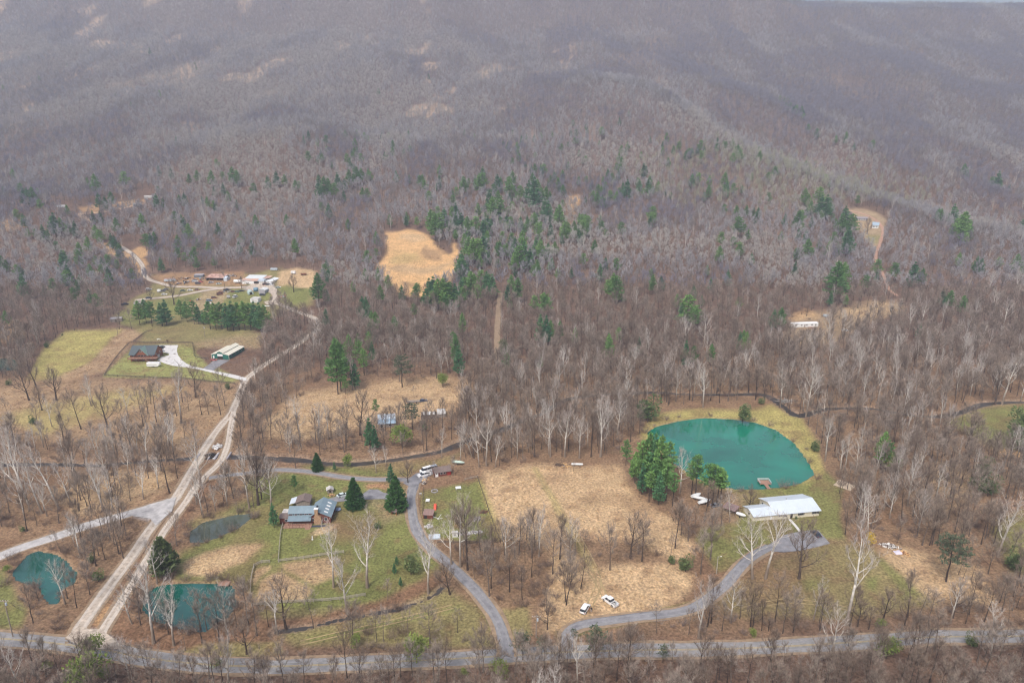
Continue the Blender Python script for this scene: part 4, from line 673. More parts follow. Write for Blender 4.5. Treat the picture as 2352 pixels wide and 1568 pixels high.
FARP=[(8,195,210),(92,175,190),(68,130,142),(155,145,155),(205,183,193),(345,110,128),(448,140,152),(452,150,165),(302,235,248),(368,208,228),(265,211,222),(407,315,338),(760,263,275),(870,203,222),(915,90,100),(985,170,185)]
for t in FARP: tree_at(['pine0','pine1'][t[0]%2],'pine_tree',t[0],t[1],t[2])
for u,v in((1800,242),(1812,250),(1825,258),(1836,266),(1808,240),(1820,262),(1845,272),(1875,318),(1940,330),(1960,345),(1600,355),(1590,358)): tree_at('pine1','pine_tree',u,v-14,v+2)
N_EVER=len(IND)
SYC=[(0,1148.4,[(1060,430,985,'syc0',.0),(1200,620,1000,'syc1',0),(1280,850,1035,'thin1',0),(910,610,850,'syc1',-.2),(1715,560,860,'bare0',-.05),(1970,560,880,'open0',-.1),(1850,640,870,'thin0',0),(2160,590,880,'thin1',-.05),(1385,600,890,'thin1',0),(1425,640,890,'thin0',0),(1945,870,1100,'thin0',-.1),(1700,850,1060,'open1',0),(580,140,340,'bare2',-.1),(520,150,320,'syc1',-.1),(420,200,360,'thin1',-.1),(850,170,400,'bare1',-.05),(270,580,690,'open1',-.2),(620,430,650,'bare0',0),(2300,150,600,'syc2',.05)]),
 (784,1148.4,[(180,130,600,'syc1',0),(40,370,780,'syc0',-.05),(600,210,640,'syc1',0),(820,0,460,'syc2',0),(870,20,480,'bare1',-.02),(760,100,440,'syc0',-.1),(750,440,650,'open1',-.15),(1225,100,380,'thin1',0),(1310,230,400,'bare0',0),(1610,150,370,'thin1',0),(1510,170,400,'thin0',.05),(1650,380,610,'bare1',.1),(1550,440,720,'bare3',.12),(1850,180,480,'bare4',0),(1990,120,400,'open0',.02),(2070,130,420,'bare2',.02),(1420,700,890,'open0',0),(920,380,550,'thin1',-.05),(1020,300,660,'bare4',-.03),(320,540,690,'thin0',.05),(460,730,960,'thin1',0),(245,740,970,'thin1',0),(290,740,970,'thin0',.05),(1570,440,560,'thin0',0),(690,490,640,'thin0',-.1),(2300,20,330,'bare3',.02)]),
 (1568,1148.4,[(480,130,540,'syc1',-.12),(570,60,540,'syc0',.05),(800,200,540,'open0',.03),(1130,190,860,'syc2',.06),(190,90,410,'bare4',.02),(110,570,950,'syc1',0),(170,700,870,'open1',.1),(480,730,880,'open1',.05),(940,640,850,'thin1',.05),(1000,700,860,'thin0',.1),(1205,700,870,'open1',.03),(1380,640,830,'open1',0),(1530,690,860,'open0',.05),(1630,590,800,'thin1',.08),(1860,600,810,'open0',.02),(1950,640,760,'open1',.15),(1480,130,290,'thin1',.08),(1650,60,310,'bare0',.06),(1700,60,310,'bare1',.1),(1930,390,545,'thin1',.12),(1990,400,540,'thin0',.12),(2170,0,390,'syc1',.08),(2240,210,430,'bare0',.12),(760,790,910,'open1',0),(590,810,900,'open1',0),(1900,380,510,'thin0',.1),(1280,760,890,'open1',.03),(2300,540,740,'bare2',.08)]),
 (0,765.6,[(1250,230,620,'syc2',0),(1070,600,760,'syc1',0),(200,690,1180,'syc0',-.25),(290,850,1240,'syc2',-.2),(410,750,1210,'syc2',-.2),(490,890,1180,'syc0',-.1),(1200,580,850,'syc1',0),(1385,700,1050,'syc1',0),(2065,450,720,'syc1',0),(2200,480,760,'syc0',-.02),(710,900,1220,'syc1',-.05),(460,700,910,'syc2',-.05),(230,690,870,'syc0',-.1),(640,270,480,'syc2',-.1),(200,240,460,'open0',-.05),(250,180,370,'open0',-.1),(390,270,460,'open1',-.02),(290,390,530,'open1',-.1),(740,400,650,'open0',-.03),(860,450,670,'thin1',-.08),(460,450,690,'thin1',-.1),(1350,230,440,'open0',-.02),(1550,240,500,'thin1',-.05),(1080,330,610,'thin1',-.05),(990,350,640,'thin1',-.05),(1160,300,560,'syc2',-.15),(1440,400,560,'thin0',-.1),(1520,360,560,'bare0',-.04),(560,400,660,'bare1',-.15),(800,620,860,'syc1',-.1),(1170,760,1100,'bare3',-.08),(600,930,1190,'thin1',-.1),(1780,800,1180,'open0',0),(1870,900,1200,'syc1',.03),(1720,830,1200,'syc2',-.05),(1640,1060,1240,'thin1',0),(1430,950,1230,'thin1',0),(2040,700,930,'thin0',0),(330,600,800,'thin1',-.05),(70,430,600,'thin1',-.1),(50,250,330,'thin0',0),(630,320,500,'syc1',-.1),(2280,520,730,'thin1',0),(1970,620,750,'thin1',-.05),(2340,600,760,'bare0',0)]),
 (784,765.6,[(1000,540,910,'syc0',.0),(900,620,850,'syc1',-.25),(950,650,920,'syc2',-.05),(1785,470,850,'syc1',.05),(1440,500,850,'syc2',-.05),(1640,560,860,'syc2',-.02),(1540,530,850,'syc1',0),(1060,700,920,'syc0',.1),(690,140,300,'syc1',0),(80,160,390,'syc2',0),(1540,130,340,'syc0',0),(2230,170,410,'syc1',0),(1960,300,560,'syc2',0),(960,170,330,'syc2',0),(1760,170,300,'syc1',0),(40,470,750,'thin1',0),(130,430,700,'open0',.05),(760,490,670,'thin1',0),(680,560,700,'bare2',-.05),(440,460,590,'open1',0),(495,570,690,'thin0',0),(820,560,680,'thin0',0),(1250,690,860,'bare0',0),(1330,560,850,'bare1',0),(1090,780,910,'bare2',0),(1720,560,850,'bare3',.0),(1900,470,700,'syc1',.05),(240,780,960,'syc1',0),(310,780,920,'syc1',0),(460,900,1030,'open1',0),(1600,880,950,'thin0',0),(500,360,440,'thin0',0),(2330,800,1100,'syc0',.08),(770,860,980,'bare0',0),(640,880,990,'thin0',0)]),
 (1568,765.6,[(140,220,510,'syc2',0),(850,230,570,'syc1',0),(670,200,510,'syc2',0),(1110,270,440,'syc1',.03),(1240,240,460,'syc2',0),(1340,250,480,'syc2',.1),(1540,290,530,'syc1',.02),(2200,150,490,'syc0',.02),(1660,30,250,'syc2',.04),(890,0,170,'syc1',0),(720,20,230,'open0',0),(980,560,880,'syc2',-.05),(1070,150,350,'syc1',0),(1980,240,430,'syc1',0),(1460,0,200,'syc1',.1),(1270,20,190,'syc2',.05),(560,240,430,'thin1',0),(1950,570,790,'open0',.08),(2000,580,800,'thin1',.1),(2070,660,840,'thin1',.05),(2130,680,870,'thin0',.12),(2330,280,460,'syc2',.05),(2150,230,490,'open0',.02),(460,1080,1210,'open1',.02),(1800,640,780,'thin1',.05),(2010,0,120,'syc0',.05),(20,0,90,'syc1',0)]),
 (0,0,[(u_*3,(vb_-h_)*3,vb_*3,k_,0) for u_,vb_,h_,k_ in ((1500,934,62,'bare0'),(1518,926,70,'bare3'),(1535,930,56,'bare1'),(1552,922,74,'syc2'),(1570,928,60,'bare4'),(1590,921,66,'bare0'),(1612,926,58,'bare2'),(1632,920,70,'bare3'),(1652,925,62,'bare1'),(1672,921,66,'bare0'),(1692,919,60,'bare4'),(1735,918,64,'bare3'),(1755,921,58,'bare1'),(1790,936,66,'bare0'),(1812,946,60,'bare3'),(1836,958,64,'bare1'),(1856,976,60,'bare4'),(1874,996,66,'bare0'),(1886,1018,62,'bare3'),(1898,1042,64,'bare1'))]),
 (1568,382.8,[(510,880,1060,'syc2',0),(1950,770,910,'syc1',0),(145,1020,1245,'syc1',0),(1430,920,1080,'syc0',0),(1640,920,1110,'syc1',0),(1780,920,1110,'syc2',0),(370,940,1120,'syc2',0),(1000,990,1190,'syc2',0),(1100,990,1190,'syc0',0),(20,1050,1250,'syc1',0),(870,1130,1300,'syc1',0),(1270,370,465,'open1',0),(2110,720,860,'syc1',.02),(2290,710,880,'syc1',.05),(1310,900,1060,'syc2',0),(1560,960,1130,'syc1',0),(1990,900,1130,'syc2',0),(2200,920,1130,'syc1',.05)]),
 (0,382.8,[(300,920,1110,'syc2',-.25),(1580,440,550,'syc2',-.1),(1430,250,480,'syc1',0),(1200,790,950,'open0',0),(1040,850,920,'open1',0),(1550,710,840,'thin1',0),(1665,770,840,'open1',0),(1905,780,880,'thin0',0),(2025,760,865,'open1',0),(1240,470,500,'thin0',0),(1945,950,1010,'open1',0),(840,500,560,'syc1',0)]),
 (784,382.8,[(1050,640,760,'syc1',0),(500,1050,1210,'syc1',0),(620,1040,1210,'syc2',0),(1400,1150,1300,'syc0',0),(2225,1050,1220,'syc2',0),(1110,590,670,'syc2',0),(700,750,800,'syc1',0),(340,340,440,'syc2',0),(1700,1080,1240,'syc2',0)])]
for ox,oy,l in SYC:
    for (u,vt,vb,key,ln) in l:
        nm={'s':'sycamore_tree','b':'bare_tree','o':'bare_tree','t':'young_bare_tree'}[key[0]]
        tree_at(key,nm,ox+u/3,oy+vt/3,oy+vb/3,tilt=ln)
# ------------------------------------------------------------------ the woods (past what one can count: one object of stuff)
nr=np.random.RandomState(11)
def cand(y0,y1,d):
    Yn=np.arange(y0,y1,d); out=[]
    for yy in Yn:
        hw_=.80*yy+110; xx=np.arange(-hw_,hw_,d); out.append(np.stack([xx+nr.uniform(-.48,.48,len(xx))*d,yy+nr.uniform(-.48,.48,len(xx))*d],1))
    return np.concatenate(out)
C1=cand(84,470,4.2); C2=cand(455,1000,6.3); C3=cand(1000,2420,7.5)
def clearmask(x,y,u,v,r=1.0,extra=2.2):
    ok=np.ones(len(x),bool)
    for (nm,hw,mk,pts) in ROADS: ok&=linedist(x,y,ROADW[nm])>hw+extra
    for line,hw,dp in CREEKS: ok&=linedist(x,y,line)>hw
    for k,poly in PONDS.items(): ok&=zone(u,v,poly,4)<.1
    return ok
BUILD_CLEAR=[(1320,1366,1432,1450),(1000,560,1001,561),(290,780,375,850),(470,795,570,835),(655,1125,770,1225),(860,935,912,975),(940,920,1022,965),(1700,1115,1890,1200),(1000,1068,1045,1090)]
# valley
u,v=proj(C1[:,0],C1[:,1],hfun(C1[:,0],C1[:,1])); dens=np.zeros(len(u)); sy=np.zeros(len(u)); bs=np.zeros(len(u))
for d_,s_,b_,poly in BELTS:
    z_=zone(u,v,poly,12); m=z_>.3; dens[m]=np.maximum(dens[m],d_*z_[m]); sy[m]=s_; bs[m]=b_
dens*=.62+.75*fbm(C1[:,0]/16.,C1[:,1]/16.,2,61)
up_=(v<872)&(dens<.01); dens[up_]=1.0; sy[up_]=.04; bs[up_]=.2
for k_,poly in CLEAR: 
    z_=zone(u,v,poly,3); dens*=1-(1-k_)*z_
for b_ in BUILD_CLEAR: dens[(u>b_[0])&(u<b_[2])&(v>b_[1])&(v<b_[3]+8)]*=.0
keep=(nr.rand(len(u))<dens*.72)&clearmask(C1[:,0],C1[:,1],u,v)
V1=C1[keep]; r1=nr.rand(len(V1)); sy1=sy[keep]; bs1=bs[keep]
k1=np.where(r1<bs1,'B',np.where(r1<bs1+sy1,'S','T'))
# mountain side
def upper(C,d):
    z=hfun(C[:,0],C[:,1]); u,v=proj(C[:,0],C[:,1],z); dn=np.full(len(u),1.0); dn[v>880]=0
    for k_,poly in CLEAR: dn*=1-(1-k_)*zone(u,v,poly,3)
    op=np.clip((fbm(C[:,0]/60.,C[:,1]/110.,3,91)-.64)*14,0,1)*np.clip((C[:,1]-1000)/300,0,1)*np.clip((200-C[:,0])/500+.6,0.15,1); dn*=1-.55*op
    dn*=.80+.4*fbm(C[:,0]/35.,C[:,1]/35.,2,71)
    keep=(nr.rand(len(u))<dn)&clearmask(C[:,0],C[:,1],u,v,extra=1.5)&(u>-260)&(u<2610)
    return C[keep]
for k,poly in PONDS.items():   # thickets and reeds round the banks
    xy=POND_XY[k]; n_=len(xy)
    for i in range(n_):
        a_,b_=xy[i],xy[(i+1)%n_]; L_=np.linalg.norm(b_-a_); t_=(b_-a_)/(L_+1e-9); nn=np.array([t_[1],-t_[0]]); c_=xy.mean(0)
        if np.dot((a_+b_)/2+nn-c_,(a_+b_)/2+nn-c_)<np.dot((a_+b_)/2-c_,(a_+b_)/2-c_): nn=-nn
        m_=int(L_*(.3 if k!='big' else .12)); 
        if m_<1: continue
        s_=nr.rand(m_)[:,None]; pp=a_+(b_-a_)*s_+nn*nr.uniform(.8,4.5,m_)[:,None]; V1=np.concatenate([V1,pp]); k1=np.concatenate([k1,np.full(m_,'B')])
C2=C2[C2[:,1]>470]; V2=upper(C2,6.3); V3=upper(C3,7.6)
k2=np.where(nr.rand(len(V2))<.025,'S',np.where(nr.rand(len(V2))<.12,'B','T')); k3=np.full(len(V3),'F')
PT=np.concatenate([V1,V2,V3]); KK=np.concatenate([k1,k2,k3]); pz=hfun(PT[:,0],PT[:,1])
nP=len(PT); zv=nr.rand(nP)
SRC=['bare0','bare1','bare2','bare3','bare4','syc0','syc1','syc2','thin0','thin1','brush0','brush1','brush2','far0','far1','far2','far3','far4','far5']
idx=np.zeros(nP,int)
mT=KK=='T'; idx[mT]=nr.choice([0,1,2,3,4,8,9],mT.sum(),p=[.2,.17,.17,.13,.15,.09,.09])
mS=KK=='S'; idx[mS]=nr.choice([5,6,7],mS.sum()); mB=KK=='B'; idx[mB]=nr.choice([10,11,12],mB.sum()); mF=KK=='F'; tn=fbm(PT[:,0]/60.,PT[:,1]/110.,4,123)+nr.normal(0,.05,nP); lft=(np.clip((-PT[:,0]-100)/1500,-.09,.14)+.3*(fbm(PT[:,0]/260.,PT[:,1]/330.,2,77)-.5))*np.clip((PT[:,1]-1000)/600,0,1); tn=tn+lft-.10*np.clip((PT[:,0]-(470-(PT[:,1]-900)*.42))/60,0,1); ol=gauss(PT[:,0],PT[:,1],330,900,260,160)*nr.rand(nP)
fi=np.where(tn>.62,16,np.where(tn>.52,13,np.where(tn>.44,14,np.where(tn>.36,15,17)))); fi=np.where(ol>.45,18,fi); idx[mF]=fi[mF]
m2=mT&(PT[:,1]>560); idx[m2]=fi[m2]
scl=nr.uniform(.60,.95,nP); scl[mS]=nr.uniform(.55,.85,mS.sum()); scl[mB]=nr.uniform(.6,1.3,mB.sum()); scl[mF]=nr.uniform(.62,1.05,mF.sum())
nearw=(PT[:,1]<185)&mT; scl[nearw]*=.9
rz=nr.rand(nP)*6.283; tx=nr.normal(0,.035,nP); ty=nr.normal(0,.035,nP)
# the 300 bare trees that show largest leave the mass and stand as trees of their own
dist=np.sqrt(PT[:,0]**2+PT[:,1]**2+(CZ-pz)**2); pu,pv=proj(PT[:,0],PT[:,1],pz)
N_HAND=len(IND)-N_EVER
cands=np.where((mT|mS)&(pu>10)&(pu<2342)&(pv<1640)&(PT[:,1]<460))[0]; cands=cands[np.argsort(dist[cands]/(scl[cands]+.15))]
take=cands[:max(0,300-sum(1 for t in IND if t[1] in('bare_tree','young_bare_tree')))]
for i in take:
    key=SRC[idx[i]]; IND.append((key,{'s':'sycamore_tree','b':'bare_tree','t':'young_bare_tree'}[key[0]],PT[i,0],PT[i,1],pz[i],scl[i],rz[i],tx[i],ty[i],None))
rest=np.ones(nP,bool); rest[take]=False
src=bpy.data.collections.new('tree_forms')   # source shapes, not part of the scene
for k,key in enumerate(SRC):
    trm,crm,H,tr,cr,tm,cm=FORMS[key]; m=MB()
    if tr: m.add(tr.v,tr.f,0); 
    off_=1 if tr else 0; o_=len(m.v); m.v+=cr.v; m.f+=[tuple(i+o_ for i in f) for f in cr.f]; m.m+=[x+off_ for x in cr.m]
    so_=bpy.data.objects.new('form_%02d'%k,m.mesh('form_%02d'%k,([tm] if tr else [])+cm)); src.objects.link(so_)
def scatter(name,label,pts,z,ix,sc,rot,coll):
    me=bpy.data.meshes.new(name); me.vertices.add(len(pts)); me.vertices.foreach_set('co',np.column_stack([pts,z]).astype(np.float32).ravel())
    a=me.attributes.new('form','INT','POINT'); a.data.foreach_set('value',ix.astype(np.int32))
    a=me.attributes.new('size','FLOAT','POINT'); a.data.foreach_set('value',sc.astype(np.float32))
    a=me.attributes.new('turn','FLOAT_VECTOR','POINT'); a.data.foreach_set('vector',rot.astype(np.float32).ravel())
    me.update(); o=bpy.data.objects.new(name,me); COL.objects.link(o)
    ng=bpy.data.node_groups.new(name,'GeometryNodeTree'); ng.interface.new_socket('Geometry',in_out='INPUT',socket_type='NodeSocketGeometry'); ng.interface.new_socket('Geometry',in_out='OUTPUT',socket_type='NodeSocketGeometry')
    N=ng.nodes; gi=N.new('NodeGroupInput'); go=N.new('NodeGroupOutput'); ip=N.new('GeometryNodeInstanceOnPoints'); ci=N.new('GeometryNodeCollectionInfo')
    ci.inputs['Collection'].default_value=coll; ci.inputs['Separate Children'].default_value=True; ci.inputs['Reset Children'].default_value=True
    ip.inputs['Pick Instance'].default_value=True
    def na(nm,t):
        q=N.new('GeometryNodeInputNamedAttribute'); q.data_type=t; q.inputs['Name'].default_value=nm; return q.outputs['Attribute']
    L=ng.links; L.new(gi.outputs[0],ip.inputs['Points']); L.new(ci.outputs[0],ip.inputs['Instance']); L.new(na('form','INT'),ip.inputs['Instance Index']); L.new(na('size','FLOAT'),ip.inputs['Scale']); L.new(na('turn','FLOAT_VECTOR'),ip.inputs['Rotation'])
    L.new(ip.outputs[0],go.inputs[0]); md=o.modifiers.new('scatter','NODES'); md.node_group=ng
    tag(o,label=label,kind='stuff'); return o
scatter('bare_woodland','bare grey-brown deciduous woodland covering the valley and mountain side',PT[rest],pz[rest],idx[rest],scl[rest],np.stack([tx,ty,rz],1)[rest],src)
pts_=[];
for t_ in [t for t in IND[:N_EVER] if t[0].startswith('pine') and t[3]>470 and t[2]>-110]:
    for k_ in range(2): pts_.append((t_[2]+nr.normal(0,9),t_[3]+nr.normal(0,12)))
cx_=nr.uniform(-420,420,700); cy_=nr.uniform(520,1150,700); m_=fbm(cx_/70.,cy_/90.,3,211)+.12*gauss(cx_,cy_,30,850,230,300)>.555
pts_=np.concatenate([np.array(pts_),np.stack([cx_[m_],cy_[m_]],1)]); zz_=hfun(pts_[:,0],pts_[:,1]); uu_,vv_=proj(pts_[:,0],pts_[:,1],zz_); dn_=np.ones(len(uu_))
for k_,poly in CLEAR: dn_*=1-(1-k_)*zone(uu_,vv_,poly,8)
pts_=pts_[(dn_>.5)&clearmask(pts_[:,0],pts_[:,1],uu_,vv_)]
psrc=bpy.data.collections.new('pine_forms')
for k,key in enumerate(('pine0','pine1','pine2')):
    trm,crm,H,tr,cr,tm,cm=FORMS[key]; m=MB(); m.add(tr.v,tr.f,0); o_=len(m.v); m.v+=cr.v; m.f+=[tuple(i+o_ for i in f) for f in cr.f]; m.m+=[x+1 for x in cr.m]
    psrc.objects.link(bpy.data.objects.new('pine_%02d'%k,m.mesh('pine_%02d'%k,[tm]+cm)))
np_=len(pts_); scatter('scattered_pines','smaller pines mixed through the bare woods of the slope',pts_,hfun(pts_[:,0],pts_[:,1]),nr.choice([0,1,2],np_),nr.uniform(.55,.95,np_),np.stack([np.zeros(np_),np.zeros(np_),nr.rand(np_)*6.28],1),psrc)
print('XP',np_)
# dead grass, leaf drifts and sticks lying on the valley floor
def tuft_form(seed,n_,h,w_,m):
    rn=random.Random(seed); mb=MB()
    for i in range(n_):
        p=Vector((rn.gauss(0,w_),rn.gauss(0,w_),-.03)); twig(mb,p,Vector((rn.uniform(-.9,.9),rn.uniform(-.9,.9),1)).normalized(),h*rn.uniform(.5,1.2),.045,rn,0)
    return bpy.data.objects.new('tuft_%02d'%seed,mb.mesh('tuft_%02d'%seed,m))
tsrc=bpy.data.collections.new('tuft_forms')
gs=flora('dead_grass',(.50,.33,.17),(.66,.47,.27)); gl=flora('dead_weeds',(.22,.13,.08),(.34,.21,.13)); gg=flora('green_tufts',(.12,.16,.04),(.2,.22,.07))
for k,(m_,h_) in enumerate(((gs,.45),(gs,.6),(gl,.5),(gl,.7),(gg,.3))): tsrc.objects.link(tuft_form(k,22,h_,.35,m_))
q=np.concatenate([cand(120,470,1.45),cand(470,660,2.0)]); uq,vq=proj(q[:,0],q[:,1],hfun(q[:,0],q[:,1])); m=(uq>-60)&(uq<2420)&(vq<1600); q=q[m]; uq=uq[m]; vq=vq[m]
zs=np.zeros(len(uq)); zg=np.zeros(len(uq))
for kind,wt,soft,poly in ZONES:
    w_=zone(uq,vq,poly,soft)*wt
    if kind in('straw','straw2','sand','dirt'): zs=zs*(1-w_)+w_; zg=zg*(1-w_)
    elif kind in('grass','ygrass','olive'): zg=zg*(1-w_)+w_; zs=zs*(1-w_)
    else: zs=zs*(1-w_); zg=zg*(1-w_)
pr=.15+.5*zs; pr=np.where(zg>.5,.05,pr)*(.4+1.2*fbm(q[:,0]/7.,q[:,1]/7.,2,15)); keep=(nr.rand(len(pr))<pr*1.1)&clearmask(q[:,0],q[:,1],uq,vq,extra=.6)
q=q[keep]; zs=zs[keep]; zg=zg[keep]; rr=nr.rand(len(q)); ti=np.where(rr<zs,np.where(nr.rand(len(q))<.5,0,1),np.where(zg>.4,4,np.where(nr.rand(len(q))<.5,2,3)))
scatter('dead_grass_tufts','dead straw grass and dry weeds scattered over the valley floor',q,hfun(q[:,0],q[:,1]),ti,nr.uniform(.5,1.3,len(q)),np.stack([np.zeros(len(q)),np.zeros(len(q)),nr.rand(len(q))*6.28],1),tsrc)
print('TUFTS',len(q))
print('TREES',nP,len(IND),N_EVER,len(take))
# ------------------------------------------------------------------ labels that single things out
LMK=[('the turquoise pond',1700,1040),('the white metal-roofed house',1800,1170),('the parking area',1840,1240),('the orange firewood pile',2050,1262),('the white pickup',1401,1380),('the tan meadow',1300,1140),('the fenced garden',1050,1170),('the red farmhouse',705,1180),('the dark footed shed',1018,1082),('the lower pond',460,1385),('the roadside pond',95,1310),('the weedy pond',500,1210),('the forked gravel road',400,1170),('the creek culvert',500,1040),('the rail fence paddock',650,1340),('the asphalt driveway',990,1270),('the road junction',200,1460),('the log house',330,815),('the green barn',520,810),('the concrete driveway',480,850),('the grey metal barn',885,962),('the ruined trailer',985,945),('the junk yard',440,670),('the white workshop',600,645),('the rust-roofed shed',500,632),('the bare tan hill clearing',945,600),('the long white trailer',1848,745),('the hilltop house',2008,515),('the steep dirt track',310,590),('the straight cut line',1143,740),('the hillside cabins',340,460),('the mountain crest',1500,90),('the left mountain flank',200,180),('the central foothill',760,330),('the right foothill spur',1500,330),('the right mountain hollow',2200,400),('the left hayfield',150,820),('the west creek bank',200,1060),('the eastern pasture',2300,990),('the curving driveway',1560,1405),('the paved road middle stretch',800,1520),('the paved road east stretch',2000,1475),('the paved road west stretch',400,1515),('the east creek bend',2000,935),('the pond side pine row',1500,1080),('the brook',800,1420),('the brushy thicket',1200,1340),('the roadside brush bank',1050,1475),('the eastern woods',2150,1120),('the tan south-east field',2180,1320),('the utility pole by the road',1230,1440),('the central wooded slope',1200,620),('the pine-dotted slope',700,430),('the bare right slope',1650,560),('the creekside woods',1350,960),('the mid valley clearing',720,950)]
def ordw(n): return {1:'first',2:'second',3:'third',4:'fourth',5:'fifth',6:'sixth',7:'seventh',8:'eighth',9:'ninth',10:'tenth'}.get(n,'%d%s'%(n,'th' if 10<n%100<14 else {1:'st',2:'nd',3:'rd'}.get(n%10,'th')))
_lx,_ly,_lz=unproj([l[1] for l in LMK],[l[2] for l in LMK])
def near_mark(x,y):
    return LMK[int(np.argmin((_lx-x)**2+(_ly-y)**2))][0]
def auto_labels(items):
    """items: list of (object, singular phrase, plural phrase, u, x, y) -> one label each, ordered from the left beside its landmark"""
    g={}
    for it in items: g.setdefault((it[1],near_mark(it[4],it[5])),[]).append(it)
    for (ph,lm),l in g.items():
        l.sort(key=lambda t:t[3])
        for i,it in enumerate(l):
            if len(l)==1: it[0]['label']=f'{ph} near {lm}'
            else: it[0]['label']=(f'leftmost of the {it[2]} near {lm}' if i==0 else f'rightmost of the {it[2]} near {lm}' if i==len(l)-1 else f'{ordw(i+1)} from left of the {it[2]} near {lm}')
PHR={'pine':('green white pine','green white pines','pine'),'spruce':('dense dark spruce','dense dark spruces','spruce'),'tall':('tall slender pine with high crown','tall slender high-crowned pines','pine'),'scrub':('spreading grey-green scrub pine','spreading grey-green scrub pines','pine'),'cedar':('round dull green cedar','round dull green cedars','cedar'),'juniper':('large conical dull green cedar','large conical cedars','cedar'),'yellow':('bright yellow forsythia bush','yellow forsythias','bush'),'leafing':('yellow-green budding bush','yellow-green budding bushes','bush'),
 'bare':('bare grey-brown tree','bare grey-brown trees','tree'),'syc':('bare white-barked sycamore','bare white-barked sycamores','tree'),'open':('bare dark wide-crowned tree','bare dark wide-crowned trees','tree'),'thin':('slim bare young tree','slim bare young trees','tree')}
GRP={'pine':'white pines','spruce':'dark spruces','tall':'slender pines by the pond','scrub':'scrub pines','cedar':'cedars','juniper':None,'yellow':None,'leafing':'budding bushes','bare':'bare trees','syc':'white sycamores','open':'bare trees','thin':'young bare trees'}
items=[]
for (key,nm,x,y,z,s,r,lx_,ly_,g) in IND:
    fam=key.rstrip('0123456789'); trm,crm=FORMS[key][:2]
    o=bpy.data.objects.new(nm,None); COL.objects.link(o); wd=(1.25 if x>-90 else 1.02) if (key.startswith('pine') and y>470) else (.74 if key.startswith('pine') else 1.0); o.location=(x,y,z); o.scale=(s*wd*1.05,s*wd*1.05,s*(1.22 if wd>1.1 else 1.05 if wd>1 else 1.0))
    o.rotation_euler=(lx_,0,0); o.rotation_euler=(Matrix.Rotation(ly_,3,'Y')@Matrix.Rotation(lx_,3,'X')@Matrix.Rotation(r,3,'Z')).to_euler()
    tag(o,cat=PHR[fam][2],group=GRP[fam])
    for pn,pm in(('trunk',trm),('crown',crm)):
        q=bpy.data.objects.new(pn,pm); COL.objects.link(q); q.parent=o
    uu,_=proj(np.array([x]),np.array([y]),np.array([z])); items.append((o,PHR[fam][0],PHR[fam][1],float(uu[0]),x,y))
auto_labels(items)
# ------------------------------------------------------------------ things: materials
def mt(n_,c,**k): return mat(n_,c,**k)
white=mt('white_paint',(.78,.78,.77),rough=.45,noise=.05); cream=mt('cream_siding',(.68,.63,.50),noise=.08,scale=.8); dglass=mt('dark_glass',(.03,.035,.045),rough=.12,noise=.1,spec=.6)
blueroof=mt('blue_grey_metal_roof',(.20,.27,.315),rough=.42,noise=.12,scale=.5,spec=.5); whiteroof=mt('pale_blue_metal_roof',(.58,.64,.70),rough=.4,noise=.07,scale=.3,spec=.5)
redwood=mt('dark_red_boards',(.15,.045,.032),noise=.25,scale=2); logw=mt('stained_logs',(.23,.085,.045),noise=.3,scale=2); slate=mt('slate_shingles',(.085,.105,.115),noise=.25,scale=2.5); patina=mt('green_patina_shingles',(.22,.32,.28),noise=.15,scale=2)
green=mt('dark_green_metal',(.02,.14,.11),rough=.5,noise=.1); creamr=mt('cream_metal_roof',(.72,.68,.56),rough=.45,noise=.05,scale=.4); rust=mt('rusty_roof_iron',(.40,.15,.085),noise=.35,scale=.45,col2=(.58,.42,.36)); galv=mt('galvanised_iron',(.50,.56,.62),rough=.45,noise=.15,scale=.6)
stone=mt('fieldstone',(.36,.23,.14),noise=.45,scale=3.5,bump=.8); brownroof=mt('brown_shingles',(.19,.145,.13),noise=.25,scale=2); greyboard=mt('weathered_boards',(.27,.23,.20),noise=.3,scale=1.5); oldwhite=mt('stained_white_sheet',(.52,.50,.48),noise=.35,scale=.7)
darkw=mt('dark_parts_and_shade',(.03,.025,.022),noise=.2); tyre=mt('tyre_rubber',(.025,.025,.025),noise=.1); chrome=mt('bare_metal',(.5,.5,.5),rough=.3,metal=.8,noise=.05); pole=mt('pole_wood',(.30,.25,.21),noise=.2); railw=mt('rail_wood',(.38,.34,.29),noise=.2); darkrail=mt('dark_fence_wood',(.12,.095,.08),noise=.25)  # first material: dark parts, and the painted shade of open bays
deckw=mt('deck_boards',(.34,.20,.145),noise=.2,scale=2); bluet=mt('blue_tarp',(.03,.06,.25),noise=.2); navy=mt('navy_tarp',(.035,.045,.09),noise=.2); tanc=mt('tan_tarp',(.56,.45,.33),noise=.15); log1=mt('grey_split_logs',(.42,.39,.36),noise=.5,scale=3); log2=mt('yellow_split_logs',(.66,.42,.20),noise=.3,scale=3)
rock=mt('pale_rock',(.52,.50,.47),noise=.25); foam=mt('white_water',(.8,.84,.86),rough=.3,noise=.1); red=mt('red_plastic',(.62,.10,.06),noise=.1); greyst=mt('grey_stones',(.36,.34,.36),noise=.35,scale=3); brush=mt('brush_wood',(.13,.09,.07),noise=.4,scale=3)
PAINT={}
def paint(nm,c): 
    if nm not in PAINT: PAINT[nm]=mt('paint_'+nm,c,rough=.3,noise=.04,spec=.6)
    return PAINT[nm]
